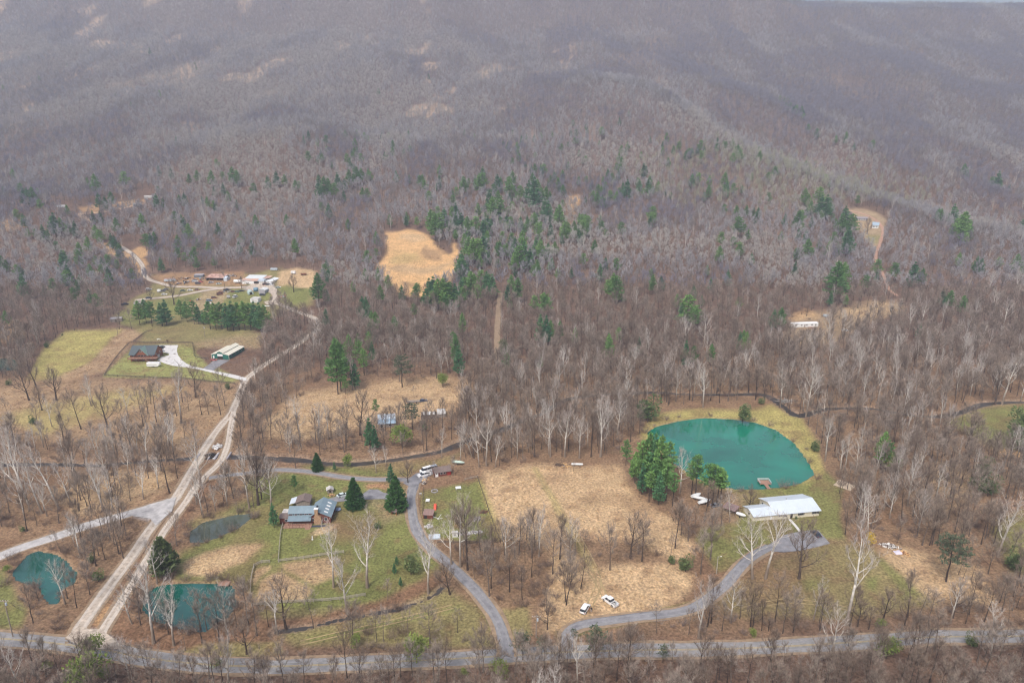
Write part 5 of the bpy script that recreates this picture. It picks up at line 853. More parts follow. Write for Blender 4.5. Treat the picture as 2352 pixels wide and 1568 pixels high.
# ------------------------------------------------------------------ building helpers
def frame(nm,label,cat,a,b,group=None):
    p,q=P(*a),P(*b); yaw=math.atan2(q.y-p.y,q.x-p.x); L=math.hypot(q.x-p.x,q.y-p.y)
    t=thing(nm,label,cat,(p.x,p.y,min(p.z,q.z)),yaw,group); return t,L
def roofx(t,x0,x1,pts,m,th=.14,name='roof',seam=None,sm=None):
    """pts: (y,z) from front eave to back eave; a slab of thickness th along x"""
    lo=[(y,z-th) for y,z in pts][::-1]
    o=MB().prism(pts+lo,'x',x0,x1).obj(name,m,t)
    if seam:
        s=MB(); n=int((x1-x0)/seam)
        for i in range(n+1):
            x=x0+.03+(x1-x0-.06)*i/n
            for (y0,z0),(y1,z1) in zip(pts[:-1],pts[1:]):
                s.add([(x-.025,y0,z0+.003),(x+.025,y0,z0+.003),(x+.025,y1,z1+.003),(x-.025,y1,z1+.003),(x-.025,y0,z0+.06),(x+.025,y0,z0+.06),(x+.025,y1,z1+.06),(x-.025,y1,z1+.06)],[(4,5,6,7),(0,4,7,3),(1,2,6,5),(0,1,5,4),(2,3,7,6)])
        q=s.obj('roof_seam',sm or m,o); q['kind']='stuff'
    return o
def roofy(t,y0,y1,pts,m,th=.14,name='roof',seam=None):
    """pts: (x,z) left to right eave; slab along y"""
    lo=[(x,z-th) for x,z in pts][::-1]
    o=MB().prism(pts+lo,'y',y0,y1).obj(name,m,t)
    if seam:
        s=MB(); n=int((y1-y0)/seam)
        for i in range(n+1):
            y=y0+.03+(y1-y0-.06)*i/n
            for (a0,z0),(a1,z1) in zip(pts[:-1],pts[1:]):
                s.add([(a0,y-.025,z0+.003),(a1,y-.025,z1+.003),(a1,y+.025,z1+.003),(a0,y+.025,z0+.003),(a0,y-.025,z0+.06),(a1,y-.025,z1+.06),(a1,y+.025,z1+.06),(a0,y+.025,z0+.06)],[(4,5,6,7),(0,1,5,4),(3,7,6,2)])
        q=s.obj('roof_seam',m,o); q['kind']='stuff'
    return o
def win_y(t,x,z,w=.9,h=1.1,y=0,fm=None,out=-1,shut=None):
    f=MB().box(x-w/2-.08,x+w/2+.08,min(y,y+out*.05),max(y,y+out*.05),z-.08,z+h+.08).obj('window',fm or white,t)
    MB().box(x-w/2,x+w/2,min(y+out*.03,y+out*.09),max(y+out*.03,y+out*.09),z,z+h).obj('pane',dglass,f)
    if shut:
        for s in(-1,1): MB().box(x+s*(w/2+.28)-.19,x+s*(w/2+.28)+.19,min(y,y+out*.06),max(y,y+out*.06),z-.05,z+h+.05).obj('shutter',shut,f)
def win_x(t,y,z,w=.9,h=1.1,x=0,out=1,fm=None):
    f=MB().box(min(x,x+out*.05),max(x,x+out*.05),y-w/2-.08,y+w/2+.08,z-.08,z+h+.08).obj('window',fm or white,t)
    MB().box(min(x+out*.03,x+out*.09),max(x+out*.03,x+out*.09),y-w/2,y+w/2,z,z+h).obj('pane',dglass,f)
# ---- red farmhouse
t,L=frame('farmhouse','dark red farmhouse with blue-grey metal roofs and tall fieldstone chimney','house',(664.7,1203),(755,1200.5))
MB().prism([(.9,0),(.9,4.1),(3.3,5.4),(5.7,4.1),(5.7,0)],'x',0,8.6).obj('wall',redwood,t)
MB().prism([(8.0,0),(8.0,3.1),(10.8,4.85),(12.8,3.85),(15.1,2.75),(15.1,0)],'y',0,9.9).obj('wing_wall',redwood,t)
roofx(t,-.4,9.6,[(.45,3.95),(3.3,5.55),(6.1,4.0)],blueroof,seam=.6); roofx(t,-.2,8.3,[(-1.7,2.15),(.88,3.1)],blueroof,name='porch_roof',seam=.6)
roofy(t,-.55,10.4,[(7.3,2.75),(10.8,5.05),(12.8,4.05),(15.6,2.75)],blueroof,seam=.6)
for i in range(6): MB().tube([(.1+i*1.55,-1.55,-.1),(.1+i*1.55,-1.55,2.15)],.07,5).obj('porch_post',redwood,t)
c=MB(); c.box(9.3,12.0,-1.0,-.03,0,2.9); c.prism([(9.3,2.9),(12.0,2.9),(10.9,3.9),(9.75,3.9)],'y',-1.0,-.03); c.box(9.72,10.92,-1.02,-.05,3.9,6.3); c.obj('chimney',stone,t)
k=MB().box(9.55,11.1,-1.15,.1,6.3,6.5).obj('chimney_cap',white,t)
for i in range(4): MB().obox((13.35,1.4+i*2.2,3.86),1.5,.7,.14,0,0,R(26)).obj('skylight',white,t)
for x in(1.6,3.3,5.1,6.6): win_y(t,x,3.2,.7,.7,y=.9)
for x in(1.3,3.1,5.3): win_y(t,x,.7,1,1.1,y=.9)
win_y(t,8.75,1.0,.7,1.1,y=0); win_y(t,13.4,1.2,1.0,1.1,y=0)
for y in(2,5,8): win_x(t,y,1,.9,1.0,x=15.1)
MB().box(6.9,7.8,.8,.88,.1,2.1).obj('door',darkw,t)
a=MB(); a.box(-3.4,-.15,.2,6.2,0,2.5); a.obj('annex_wall',redwood,t); roofx(t,-3.7,-.05,[(-.1,2.55),(2.3,3.35)],brownroof,name='annex_roof'); MB().box(-3.5,-.15,2.35,6.4,2.52,2.7).obj('flat_roof',oldwhite,t)
win_y(t,-1.0,1.0,.9,.9,y=.2)
d=MB(); d.box(-1.5,8.6,-3.3,-.0,.25,.4); d.obj('deck',deckw,t)
for i in range(9): MB().box(-1.5+i*1.2-.04,-1.5+i*1.2+.04,-3.3,-3.22,.4,1.35).obj('rail_post',redwood,t)
MB().box(-1.5,6.4,-3.32,-3.2,1.35,1.43).obj('handrail',redwood,t)
for i in range(3): MB().box(6.6,8.4,-3.3-.3*(i+1),-3.3-.3*i,.0,.3-.1*i).obj('step',deckw,t)
o=MB().box(-1.2,.3,-1.0,-.1,0,1.1).obj('blue_cover',bluet); 
def put(o,u,v,rz=0,dz=0,label=None,cat=None,group=None):
    p=P(u,v); o.location=(p.x,p.y,p.z+dz); o.rotation_euler=(0,0,rz); return tag(o,label,cat,group)
put(o,661,1199,.1,0,'bright blue covered bin beside the red farmhouse porch','bin')
def flat(nm,lab,cat,m,u,v,w,dd,h=.12,rz=0,dz=0.0):
    b_=MB(); n=7; rn=random.Random(int(u)); vs=[]
    for j in range(n):
        for i in range(n): vs.append(((i/(n-1)-.5)*w+rn.uniform(-.03,.03)*w,(j/(n-1)-.5)*dd+rn.uniform(-.03,.03)*dd,(h*rn.uniform(.4,1) if 0<i<n-1 and 0<j<n-1 else .02)))
    b_.add(vs,[(j*n+i,j*n+i+1,j*n+n+i+1,j*n+n+i) for j in range(n-1) for i in range(n-1)]); o=b_.obj(nm,m,smooth=True); return put(o,u,v,rz,dz+.06,lab,cat)
flat('ground_tarp','dark navy tarp on the ground below the fieldstone chimney','tarp',navy,732,1208,5,1.2,.15,.05)
flat('stone_strip','dark stone walkway strip along the right wall of the farmhouse','path',greyst,761,1186,1.3,9,.1,-.02)
# shed behind
t,L=frame('wood_shed','brown-roofed open shed behind the red farmhouse with pale metal lean-to','shed',(681,1166),(712,1164))
MB().prism([(0,0),(0,2.2),(2.8,3.1),(5.1,2.2),(5.1,0)],'y',0,5).obj('wall',greyboard,t); roofy(t,-.4,5.4,[(-.3,2.25),(2.8,3.35),(5.4,2.25)],brownroof)
roofy(t,.2,5.0,[(-2.6,1.6),(-.35,2.2)],whiteroof,th=.08,name='lean_to_roof')
for y in(.4,4.8): MB().tube([(-2.5,y,0),(-2.5,y,1.6)],.06,5).obj('post',greyboard,t)
# pumphouse / coop
t,L=frame('chicken_coop','small grey coop with a white hatch roof beside the garage apron','coop',(752,1133),(765,1131))
MB().box(0,2.3,0,2.2,0,1.5).obj('wall',greyboard,t); roofy(t,-.3,2.5,[(-.3,1.45),(1.15,2.2),(2.6,1.45)],oldwhite); MB().box(.8,1.5,-.05,-.003,.2,1.2).obj('door',darkw,t)
t,L=frame('dog_kennel','little open-fronted brown wooden kennel below the right spruce','kennel',(899,1181),(911,1183))
MB().box(0,.12,0,1.8,0,1.6).box(1.9,2.02,0,1.8,0,1.6).box(.13,1.89,1.7,1.8,0,1.6).obj('wall',mt('warm_planks',(.45,.2,.08),noise=.2),t); roofx(t,-.25,2.3,[(-.4,1.5),(.9,2.25),(2.1,1.6)],brownroof,th=.08)
# ---- white metal-roofed house
t,L=frame('ranch_house','long cream ranch house with pale blue metal gable roof by the pond','house',(1731,1197),(1880.5,1183.5))
L1=L; X=L*.335; MB().prism([(0,0),(0,2.45),(5.9,4.1),(11.8,2.45),(11.8,0)],'x',X,L).obj('wall',cream,t); MB().prism([(.2,0),(.2,2.4),(3.9,3.3),(7.6,2.3),(7.6,0)],'x',0,X-.01).obj('wing_wall',cream,t)
o=roofx(t,X-.35,L+.45,[(-.5,2.35),(5.9,4.3),(12.3,2.35)],whiteroof,th=.16,seam=.9); roofx(t,-.4,X-.37,[(-.35,2.3),(3.9,3.45),(8.0,2.25)],whiteroof,th=.16,name='wing_roof',seam=.9)
for x0,y0,y1 in((X-.4,-.5,12.3),(L+.45,-.5,12.3)): pass
MB().prism([(-.52,2.2),(-.52,2.38),(5.9,4.34),(12.32,2.38),(12.32,2.2),(5.9,4.14)],'x',L+.455,L+.52).obj('barge_board',white,t); MB().prism([(-.52,2.2),(-.52,2.38),(5.9,4.34),(12.32,2.38),(12.32,2.2),(5.9,4.14)],'x',X-.46,X-.36).obj('barge_board',white,t)
MB().tube([(L*.62,6.4,4.0),(L*.62,6.4,4.9)],.14,8,0,True).obj('flue_pipe',chrome,t)
for x in(.47,.70,.74,.915,.965): win_y(t,L*x,1.0,.62,1.0,y=0,shut=darkw)
win_y(t,L*.40,1.2,.9,.8,y=0); win_x(t,9.5,1.0,.9,.9,x=X,out=-1); win_x(t,3.5,1.1,.9,.9,x=0,out=-1)
MB().box(L*.555,L*.555+.95,-.05,0,0,2.1).obj('door',darkw,t); MB().box(L*.25,L*.25+.9,.13,.19,0,2.0).obj('side_door',white,t)
def lpath(name,pts,hw,m,zo,label=None,cat=None):
    ln=world_line(pts,1.0); V,F_=ribbon(ln,[-hw,0,hw],zo); o=bpy.data.objects.new(name,npmesh(name,V,F_,[m])); COL.objects.link(o); return o
tag(lpath('footpath',[(1813,1192),(1826,1206),(1838,1221)],.55,MATS['concrete'],.1),kind='structure')
# ---- brown roof carport near pines, tarp, boats
t,L=frame('open_shed','low brown-roofed open shed among the pines left of the ranch house','shed',(1660,1174),(1686,1184))
for x in(0,L/2,L):
    for y in(0,3.4): MB().tube([(x,y,0),(x,y,2.0)],.07,5).obj('post',darkrail,t)
roofx(t,-.3,L+.3,[(-.3,1.95),(3.8,2.5)],mt('mauve_roof',(.25,.17,.165),noise=.2),th=.08)
# ---- log house
t,L=frame('log_house','log house with slate roof, green front gable and high wooden deck','house',(300.5,829),(356,827.5))
MB().prism([(0,0),(0,4.5),(6,8.3),(12,4.5),(12,0)],'x',0,L).obj('wall',logw,t); roofx(t,-.6,L+.6,[(-1.0,4.2),(6,8.65),(13,4.2)],slate,th=.25)
gx0,gx1=L*.26,L*.74; g=MB(); g.add([(gx0,-1.2,4.3),(gx1,-1.2,4.3),((gx0+gx1)/2,-1.2,8.2),(gx0,3,4.3),(gx1,3,4.3),((gx0+gx1)/2,5.4,8.2)],[(0,1,2),(0,2,5,3),(1,4,5,2),(0,3,4,1)]); g.obj('gable_wall',logw,t)
g=MB(); xm=(gx0+gx1)/2
g.add([(gx0-.9,-1.7,3.75),(xm,-1.7,8.62),(xm,6.0,8.62),(gx0-.9,-1.0,3.75),(gx0-.9,-1.7,3.55),(xm,-1.7,8.42)],[(0,1,2,3),(4,5,1,0)]); g.obj('gable_roof',slate,t)
g=MB(); g.add([(gx1+.9,-1.7,3.75),(xm,-1.7,8.64),(xm,6.0,8.64),(gx1+.9,-1.0,3.75),(gx1+.9,-1.7,3.55),(xm,-1.7,8.44)],[(3,2,1,0),(0,1,5,4)]); g.obj('gable_roof',patina,t)
for x,z,w_ in((.38,4.7,1.2),(.5,4.7,1.5),(.62,4.7,1.2),(.5,6.3,1.2)): win_y(t,L*x,z if z>5 else 3.0,w_,1.2 if z<6 else .9,y=-.02 if z<5 else -1.2)
for x in(.12,.88): win_y(t,L*x,3,.9,1.1,y=0)
for x in(.2,.5,.8): win_y(t,L*x,.7,1,1,y=0)
win_x(t,3,3.0,1,1.1,x=L); win_x(t,8.5,3.0,1,1.1,x=L); MB().box(L,L+.05,4.3,7.3,0,2.5).obj('garage_door',oldwhite,t)
MB().box(-.2,L+2.6,-3.4,-.02,2.35,2.5).obj('deck',deckw,t)
n_=9
for i in range(n_): 
    x=-.1+(L+2.6)*i/(n_-1); MB().box(x-.08,x+.08,-3.35,-3.2,0,3.4).obj('deck_post',logw,t)
MB().box(-.2,L+2.6,-3.42,-3.36,3.3,3.42).obj('handrail',logw,t); MB().box(-.2,L+2.6,-3.41,-3.37,2.8,2.9).obj('rail',logw,t)
for i in range(8): MB().box(L*.72+i*.45,L*.72+i*.45+.42,-4.6,-3.45,2.2-i*.28,2.32-i*.28).obj('stair_tread',deckw,t)
MB().box(L*.72,L*.72+3.6,-4.68,-4.62,.1,.25).obj('stair_foot',logw,t)
# ---- green barn
t,L=frame('pole_barn','dark green metal barn with raised centre bay and cream roof','barn',(486.5,823),(526.5,825.5))
D=19; a_=L*.32; b_=L*.68; MB().prism([(0,0),(0,3.1),(a_,3.6),(a_,0)],'y',0,D).prism([(b_,0),(b_,3.6),(L,3.1),(L,0)],'y',0,D).obj('wall',green,t); MB().prism([(a_+.01,0),(a_+.01,4.2),((a_+b_)/2,5.2),(b_-.01,4.2),(b_-.01,0)],'y',-.02,D+.02).obj('centre_wall',green,t)
roofy(t,-.3,D+.3,[(-.3,3.05),(a_-.02,3.75)],creamr,name='lean_to_roof'); roofy(t,-.3,D+.3,[(b_+.02,3.75),(L+.3,3.05)],creamr,name='lean_to_roof'); roofy(t,-.4,D+.4,[(a_-.3,4.2),((a_+b_)/2,5.35),(b_+.3,4.2)],creamr)
MB().box(a_+.35,b_-.35,-.08,-.03,0,2.0).obj('opening_shade',darkw,t); MB().box(a_+.35,b_-.35,-.14,-.03,2.0,3.4).obj('rolling_door',white,t); MB().box(1.0,2.0,-.06,-.003,0,2.1).obj('door',white,t)  # dark panel on the wall paints the shade inside the open bay
for y in(4,8,12,16): win_x(t,y,1.2,1,.9,x=L)
for x in(0,L): MB().box(x-.1,x+.1,-.1,.1,0,3.1).obj('corner_trim',creamr,t)
# ---- grey metal barn
t,L=frame('metal_barn','small weathered barn with shiny galvanised iron roof in the clearing','barn',(869.5,982.5),(908.2,979.5))
MB().prism([(0,0),(0,2.2),(2.3,3.4),(9,3.2),(9,0)],'x',0,L).obj('wall',greyboard,t); roofx(t,-.3,L+.3,[(-.4,2.1),(2.3,3.6)],mt('dull_blue_iron',(.30,.40,.50),rough=.5,noise=.2,scale=.8),th=.1,name='front_roof',seam=.7); roofx(t,-.3,L+.3,[(2.32,3.6),(9.4,3.35)],galv,th=.1,name='back_roof',seam=.7)
win_y(t,L*.7,.8,1.4,.8,y=0); MB().box(1,2.2,-.06,-.003,0,1.8).obj('door',darkw,t)
# ---- ruined trailer
t,L=frame('derelict_trailer','derelict mobile home with patched rusty white roof in the clearing','mobile home',(967.5,963),(1003,961.5))
MB().box(0,L,0,4,.0,2.4).obj('wall',mt('dirty_dark_siding',(.12,.09,.08),noise=.4),t)
for i in range(8): MB().box(L*i/8+.02,L*(i+1)/8-.02,-.2,4.2,2.42+.02*(i%3),2.52+.02*(i%3)).obj('roof_panel',[greyboard,oldwhite,brownroof,oldwhite,white,greyboard,oldwhite,darkw][i],t)
t,L=frame('derelict_annex','collapsing grey roofed addition behind the derelict mobile home','shed',(1005,958.5),(1023,957.5))
MB().box(0,L,0,6,0,1.9).obj('wall',greyboard,t); roofx(t,-.2,L+.2,[(-.3,1.95),(3,2.9),(6.4,2.2)],oldwhite,th=.08)
# ---- long white trailer
t,L=frame('mobile_home','long white single-wide mobile home at the wood edge','mobile home',(1820,753),(1879,750.5))
MB().box(0,L,0,4.2,.4,3.1).obj('wall',white,t); MB().prism([(-.15,3.1),(2.1,3.55),(4.35,3.1)],'x',-.15,L+.15).obj('roof',mt('white_roof',(.8,.8,.8),noise=.04),t); MB().box(.1,L-.1,.1,4.1,0,.4).obj('skirting',oldwhite,t)
for x in(.12,.35,.55,.75,.9): win_y(t,L*x,1.5,1,.8,y=0,fm=oldwhite)
MB().box(L*.45,L*.45+.9,-.06,-.003,.4,2.4).obj('door',greyboard,t); MB().box(L*.6,L*.78,-2.6,-.05,.3,.45).obj('deck',deckw,t)
# ---- hilltop house and cabin sheds
t,L=frame('hill_house','white gabled house with pale blue roof high at the trail end','house',(2002.5,524),(2017,525))
MB().prism([(0,0),(0,3.4),(4,6.0),(8,3.4),(8,0)],'x',0,L).obj('wall',white,t); roofx(t,-.5,L+.5,[(-.5,3.3),(4,6.3),(8.5,3.3)],mt('blue_roof',(.33,.42,.50),noise=.1),th=.2); win_y(t,L*.3,1.2,1.2,1.2,y=0); win_y(t,L*.7,1.2,1.2,1.2,y=0)
t,L=frame('hill_barn','low dark barn with dull grey roof beside the hilltop house','barn',(1966,506.5),(1992,507))
MB().box(0,L,0,7,0,2.6).obj('wall',mt('dark_siding',(.09,.08,.10),noise=.3),t); roofx(t,-.4,L+.4,[(-.4,2.6),(3.5,4),(7.4,2.6)],mt('dull_grey_roof',(.27,.25,.28),noise=.15),th=.15)
for i in range(4): MB().box(L*(.15+.2*i),L*(.15+.2*i)+1.4,-.05,-.003,.2,2.2).obj('stall_door',oldwhite,t)
t,L=frame('hill_cabin','dark cabin with grey roof among pines on the left slope','cabin',(306,475),(324,474.5))
MB().box(0,L,0,6,0,2.8).obj('wall',darkw,t); roofx(t,-.4,L+.4,[(-.5,2.8),(3,4.2),(6.5,2.8)],mt('grey_shingle_roof',(.24,.23,.25),noise=.15),th=.15)
t,L=frame('hill_trailer','long low white trailer behind the dark cabin on the slope','mobile home',(331,455.5),(355,455))
MB().box(0,L,0,3.5,.4,2.8).obj('body',oldwhite,t); MB().box(-.1,L+.1,-.1,3.6,2.8,3.0).obj('roof',white,t)
t,L=frame('hill_trailer','short white trailer at the left end of the hill track','mobile home',(131,477),(150,475.5))
MB().box(0,L,0,3,.4,2.5).obj('body',white,t); MB().box(-.1,L+.1,-.1,3.1,2.5,2.65).obj('roof',oldwhite,t)
t,L=frame('small_hut','tiny white hut between pines above the hill track','hut',(248,448),(254,447.6)); MB().box(0,L,0,3,0,2.2).obj('wall',white,t); roofx(t,-.2,L+.2,[(-.2,2.2),(1.5,3),(3.2,2.2)],oldwhite)
# ---- dark footed shed at end of driveway
t,L=frame('long_shed','long dark red shed with shingle roof and white end door','shed',(998.7,1095.5),(1036.3,1089.5))
MB().prism([(0,0),(0,2.1),(2.4,3.1),(4.8,2.1),(4.8,0)],'x',0,L).obj('wall',redwood,t); roofx(t,-.3,L+.3,[(-.4,2.0),(2.4,3.25),(5.2,2.0)],brownroof)
d=MB().box(.25,1.5,-.07,-.003,0,2.0).obj('door',white,t); MB().box(.6,1.1,-.1,-.06,1.2,1.7).obj('pane',dglass,d); MB().box(L-1.6,L-.15,-.06,-.003,0,2).obj('double_door',mt('barn_red',(.3,.03,.025),noise=.15),t)
for x in(.4,.6): win_y(t,L*x,.9,.8,.8,y=0)
t,L=frame('garden_shed','brown garden shed with rusty door at the left garden edge','shed',(972,1190.5),(994,1191.5))
MB().box(0,L,0,3,0,1.7).obj('wall',redwood,t); roofx(t,-.2,L+.2,[(-.2,1.7),(3.2,2.3)],mt('mauve_shed_roof',(.26,.17,.15),noise=.2),th=.08); MB().box(.4,1.5,-.06,-.003,0,1.5).obj('door',darkw,t)
# ---- yard buildings
t,L=frame('open_barn','rust-red iron roofed open barn full of junk','barn',(474.5,644.5),(513,645.5))
MB().box(0,L,6.5,9,0,3).box(0,.2,0,6.49,0,2.6).obj('wall',darkw,t); roofx(t,-.4,L+.2,[(-.6,2.9),(9.4,4.6)],rust,th=.1,seam=.8)
for i in range(6): MB().box(L*i/5-.1,L*i/5+.1,0,.2,0,2.9).obj('post',greyboard,t)
MB().prism([(0,0),(0,2.8),(3.5,3.9),(6,3.2),(6,0)],'x',L+.25,L+3.4).obj('side_shed',galv,t)
t,L=frame('workshop','sprawling white workshop with patched white and rusty roofs','workshop',(556,652),(606,652.5))
MB().box(0,L,0,9,0,3.2).obj('wall',white,t); MB().box(L*.55,L*.78,-.08,-.004,0,2.6).obj('opening_shade',darkw,t); MB().box(L*.80,L*.97,-.08,-.004,0,2.7).obj('door',oldwhite,t)  # workshop bay is a dark panel, its inner shade painted
roofx(t,-.3,L*.72,[(-.3,3.15),(4.2,4.2)],mt('rust_streaked_white',(.62,.56,.52),noise=.22,scale=.35,col2=(.5,.25,.16)),th=.1,name='front_roof',seam=.8); roofx(t,L*.72+.02,L+.3,[(-.3,3.15),(4.2,4.2)],galv,th=.1,name='front_roof',seam=.8)
roofx(t,.8,L*.86,[(4.22,4.2),(14,5.6)],mt('white_sheet_roof',(.66,.69,.70),noise=.08,scale=.4),th=.1,name='back_roof',seam=.9); MB().box(1,L*.84,9.1,13.6,0,4.1).obj('rear_wall',white,t); roofx(t,L*.87,L+2.5,[(6,4.4),(13,5.2)],rust,th=.1,name='side_roof')
t,L=frame('long_lean_to','long narrow white-roofed annex running back beside the workshop','shed',(611,653),(624,653.5))
MB().box(0,L,0,17,0,2.7).obj('wall',white,t); roofy(t,-.3,17.4,[(-.3,3.2),(L+.3,2.75)],mt('white_sheet',(.74,.76,.77),noise=.06,scale=.3),th=.1); MB().box(.6,3.2,-.06,-.003,0,2.2).obj('door',oldwhite,t)
t,L=frame('metal_garage','square silver garage with white arched roof inside the yard loop','garage',(594.5,674.5),(609,675))
MB().prism([(0,0),(0,3.2),(L*.25,4.1),(L*.75,4.1),(L,3.2),(L,0)],'y',0,7).obj('wall',mt('grey_corrugated',(.36,.38,.40),noise=.12,scale=1),t); roofy(t,-.2,7.3,[(-.15,3.2),(L*.25,4.2),(L*.75,4.2),(L+.15,3.2)],white,th=.08)
for i in range(7): MB().box(.25,L-.25,-.05-.01*(i%2),-.004,.1+i*.4,.46+i*.4).obj('door_panel',greyst,t)
t,L=frame('white_garage','low white garage building by the yard entrance','garage',(575.5,695),(593,695.5))
MB().box(0,L,0,6,0,3.3).obj('wall',white,t); roofx(t,-.2,L+.2,[(-.2,3.3),(6.3,3.7)],oldwhite,th=.1); MB().box(1,3.6,-.06,-.003,0,2.5).obj('door',oldwhite,t); MB().box(L-2.6,L-.6,-.06,-.003,0,2.5).obj('door',oldwhite,t)
t,L=frame('low_shed','pale grey weathered long shed behind the row of pines','shed',(307.5,701.5),(330,700.5))
MB().box(0,L,0,5,0,2.7).obj('wall',oldwhite,t); roofx(t,-.2,L+.2,[(-.2,2.7),(5.3,3.1)],greyboard,th=.1)
t,L=frame('low_shed','small dark grey lean-to shed among the scrap heaps','shed',(446,637.5),(466,637)); MB().box(0,L,0,4,0,2.4).obj('wall',mt('blue_grey_boards',(.14,.16,.18),noise=.3),t); roofx(t,-.2,L+.2,[(-.2,2.4),(4.2,2.9)],greyst,th=.1)
t,L=frame('scrap_trailer','long grey trailer with rusty load at the left yard edge','trailer',(377,648),(402,646)); MB().box(0,L,0,2.6,.8,2.6).obj('box',galv,t); MB().box(.2,L-.2,.2,2.4,2.61,3.1).obj('load',rust,t)
for x in(.2,.8): MB().disc_y((L*x,-.1,.45),.45,.2,10).obj('wheel',tyre,t)
t,L=frame('tool_shed','grey plank shed with dark doorway left of the pine row','shed',(254,740.5),(280,738)); MB().box(0,L,0,4.5,0,2.6).obj('wall',greyboard,t); roofx(t,-.2,L+.2,[(-.2,2.6),(2.2,3.5),(4.7,2.6)],greyst,th=.1); MB().box(L*.4,L*.55,-.06,-.003,0,2).obj('door',darkw,t)
# ------------------------------------------------------------------ tanks and yard equipment
def tank(nm,lab,u,v,L,r,m,rz=0,legs=True,vert=False):
    t=thing(nm,lab,'tank',P(u,v),rz); b=MB()
    if vert: b.tube([(0,0,0),(0,0,L),(0,0,L+.3)],[r,r,r*.5],16,0,True)
    else: b.tube([(-L/2-.25,0,r+.4),(-L/2,0,r+.4),(L/2,0,r+.4),(L/2+.25,0,r+.4)],[r*.6,r,r,r*.6],14,0,True)
    b.obj('shell',m,t,True)
    if not vert:
        for x in(-L*.3,L*.3): MB().box(x-.15,x+.15,-r*.7,r*.7,0,.7).obj('cradle',greyboard,t)
tank('storage_tank','long white cylindrical tank left of the white workshop',550,650.5,9,1.5,white,.08)
tank('fuel_tank','long white cylindrical tank lying at the top of the tan meadow',1325.5,1069.5,4.6,.45,white,-.05)
tank('blue_tank','squat blue round tank beside the silver garage',588,668,2.6,2.0,mt('faded_blue',(.16,.28,.36),noise=.15),vert=True)
t=thing('storage_tent','pale green arched storage tent beside the blue tank','tent',P(575,674),.5)
MB().prism([(-2.2*math.cos(a),2.8*math.sin(a)) for a in np.linspace(0,math.pi,9)],'y',-4,4).obj('cover',mt('pale_green_cover',(.42,.52,.50),noise=.15),t); MB().box(-1,1,-4.06,-4.003,0,2).obj('opening_shade',darkw,t)  # tent mouth is a dark panel painted as the shade within
# ------------------------------------------------------------------ vehicles
def wheels(t,L,W,r=.34,fx=.3):
    for x in(-L*fx,L*fx):
        for y in(-W/2+.06,W/2-.06):
            w_=MB().disc_y((x,y,r),r,.22,14).obj('wheel',tyre,t); MB().disc_y((x,y+(.115 if y>0 else -.115),r),r*.55,.03,10).obj('rim',chrome,w_)
def car(nm,lab,cat,p,rz,kind,pm,group=None,simple=False):
    t=thing(nm,lab,cat,p,rz,group)
    L,W,H={'sedan':(4.6,1.8,1.4),'suv':(4.7,1.9,1.7),'pickup':(5.8,2.0,1.85),'van':(5.2,2.0,2.1),'small':(4.1,1.7,1.45)}[kind]
    h=L/2; bt={'sedan':.88,'suv':1.0,'pickup':1.1,'van':1.1,'small':.9}[kind]
    side=[(-h+.05,.28),(-h,.55),(-h+.06,bt-.04),(h-1.1,bt),(h-.2,bt-.14),(h,.6),(h-.06,.28)]
    if kind=='pickup':
        MB().prism([(-h+1.9,.3),(-h+1.9,bt),(h-1.2,bt),(h-.25,bt-.1),(h,.65),(h-.06,.3)],'y',-W/2,W/2).obj('body',pm,t)
        b=MB(); b.box(-h,-h+1.89,-W/2,W/2,.3,.62); b.box(-h,-h+1.89,-W/2,-W/2+.1,.621,bt); b.box(-h,-h+1.89,W/2-.1,W/2,.621,bt); b.box(-h,-h+.09,-W/2+.101,W/2-.101,.621,bt); b.obj('bed',pm,t)
        MB().box(-h+.1,-h+1.88,-W/2+.11,W/2-.11,.622,.66).obj('bed_liner',darkw,t); c0,c1,t0,t1=-h+1.95,h-1.35,-h+2.15,h-2.1
    else:
        MB().prism(side,'y',-W/2,W/2).obj('body',pm,t)
        c0,c1,t0,t1={'sedan':(-h+.55,h-1.15,-h+1.2,h-2.0),'suv':(-h+.08,h-1.2,-h+.4,h-1.9),'van':(-h+.05,h-.7,-h+.15,h-1.3),'small':(-h+.15,h-1.0,-h+.6,h-1.7)}[kind]
    a,b_=W/2-.06,W/2-.22; m=MB(); m.add([(c0,-a,bt),(c1,-a,bt),(c1,a,bt),(c0,a,bt),(t0,-b_,H-.06),(t1,-b_,H-.06),(t1,b_,H-.06),(t0,b_,H-.06)],[(0,1,5,4),(1,2,6,5),(2,3,7,6),(3,0,4,7),(4,5,6,7)]); m.obj('window',dglass,t)
    MB().box(t0-.05,t1+.05,-b_-.02,b_+.02,H-.055,H).obj('roof',pm,t)
    if not simple:
        mid=(t0+t1)/2
        for s in(-1,1): MB().add([(mid-.06,s*(a+.012),bt),(mid+.06,s*(a+.012),bt),(mid+.06,s*(b_+.014),H-.05),(mid-.06,s*(b_+.014),H-.05)],[(0,1,2,3)]).obj('pillar',pm,t)
        for y in(-W/2+.3,W/2-.3): MB().box(h-.03,h+.02,y-.18,y+.18,.62,.78).obj('headlight',chrome,t)
        for y in(-W/2+.18,W/2-.18): MB().box(-h-.02,-h+.03,y-.1,y+.1,.65,.9).obj('tail_light',mt('tail_red',(.4,.02,.02)),t)
        MB().box(-h-.08,-h+.1,-W/2+.1,W/2-.1,.35,.52).obj('bumper',chrome,t)
        wheels(t,L,W,.38 if kind in('pickup','suv') else .33)
    else:
        for x in(-L*.3,L*.3):
            for y in(-W/2+.08,W/2-.08): MB().disc_y((x,y,.33),.33,.24,8).obj('wheel',tyre,t)
    return t
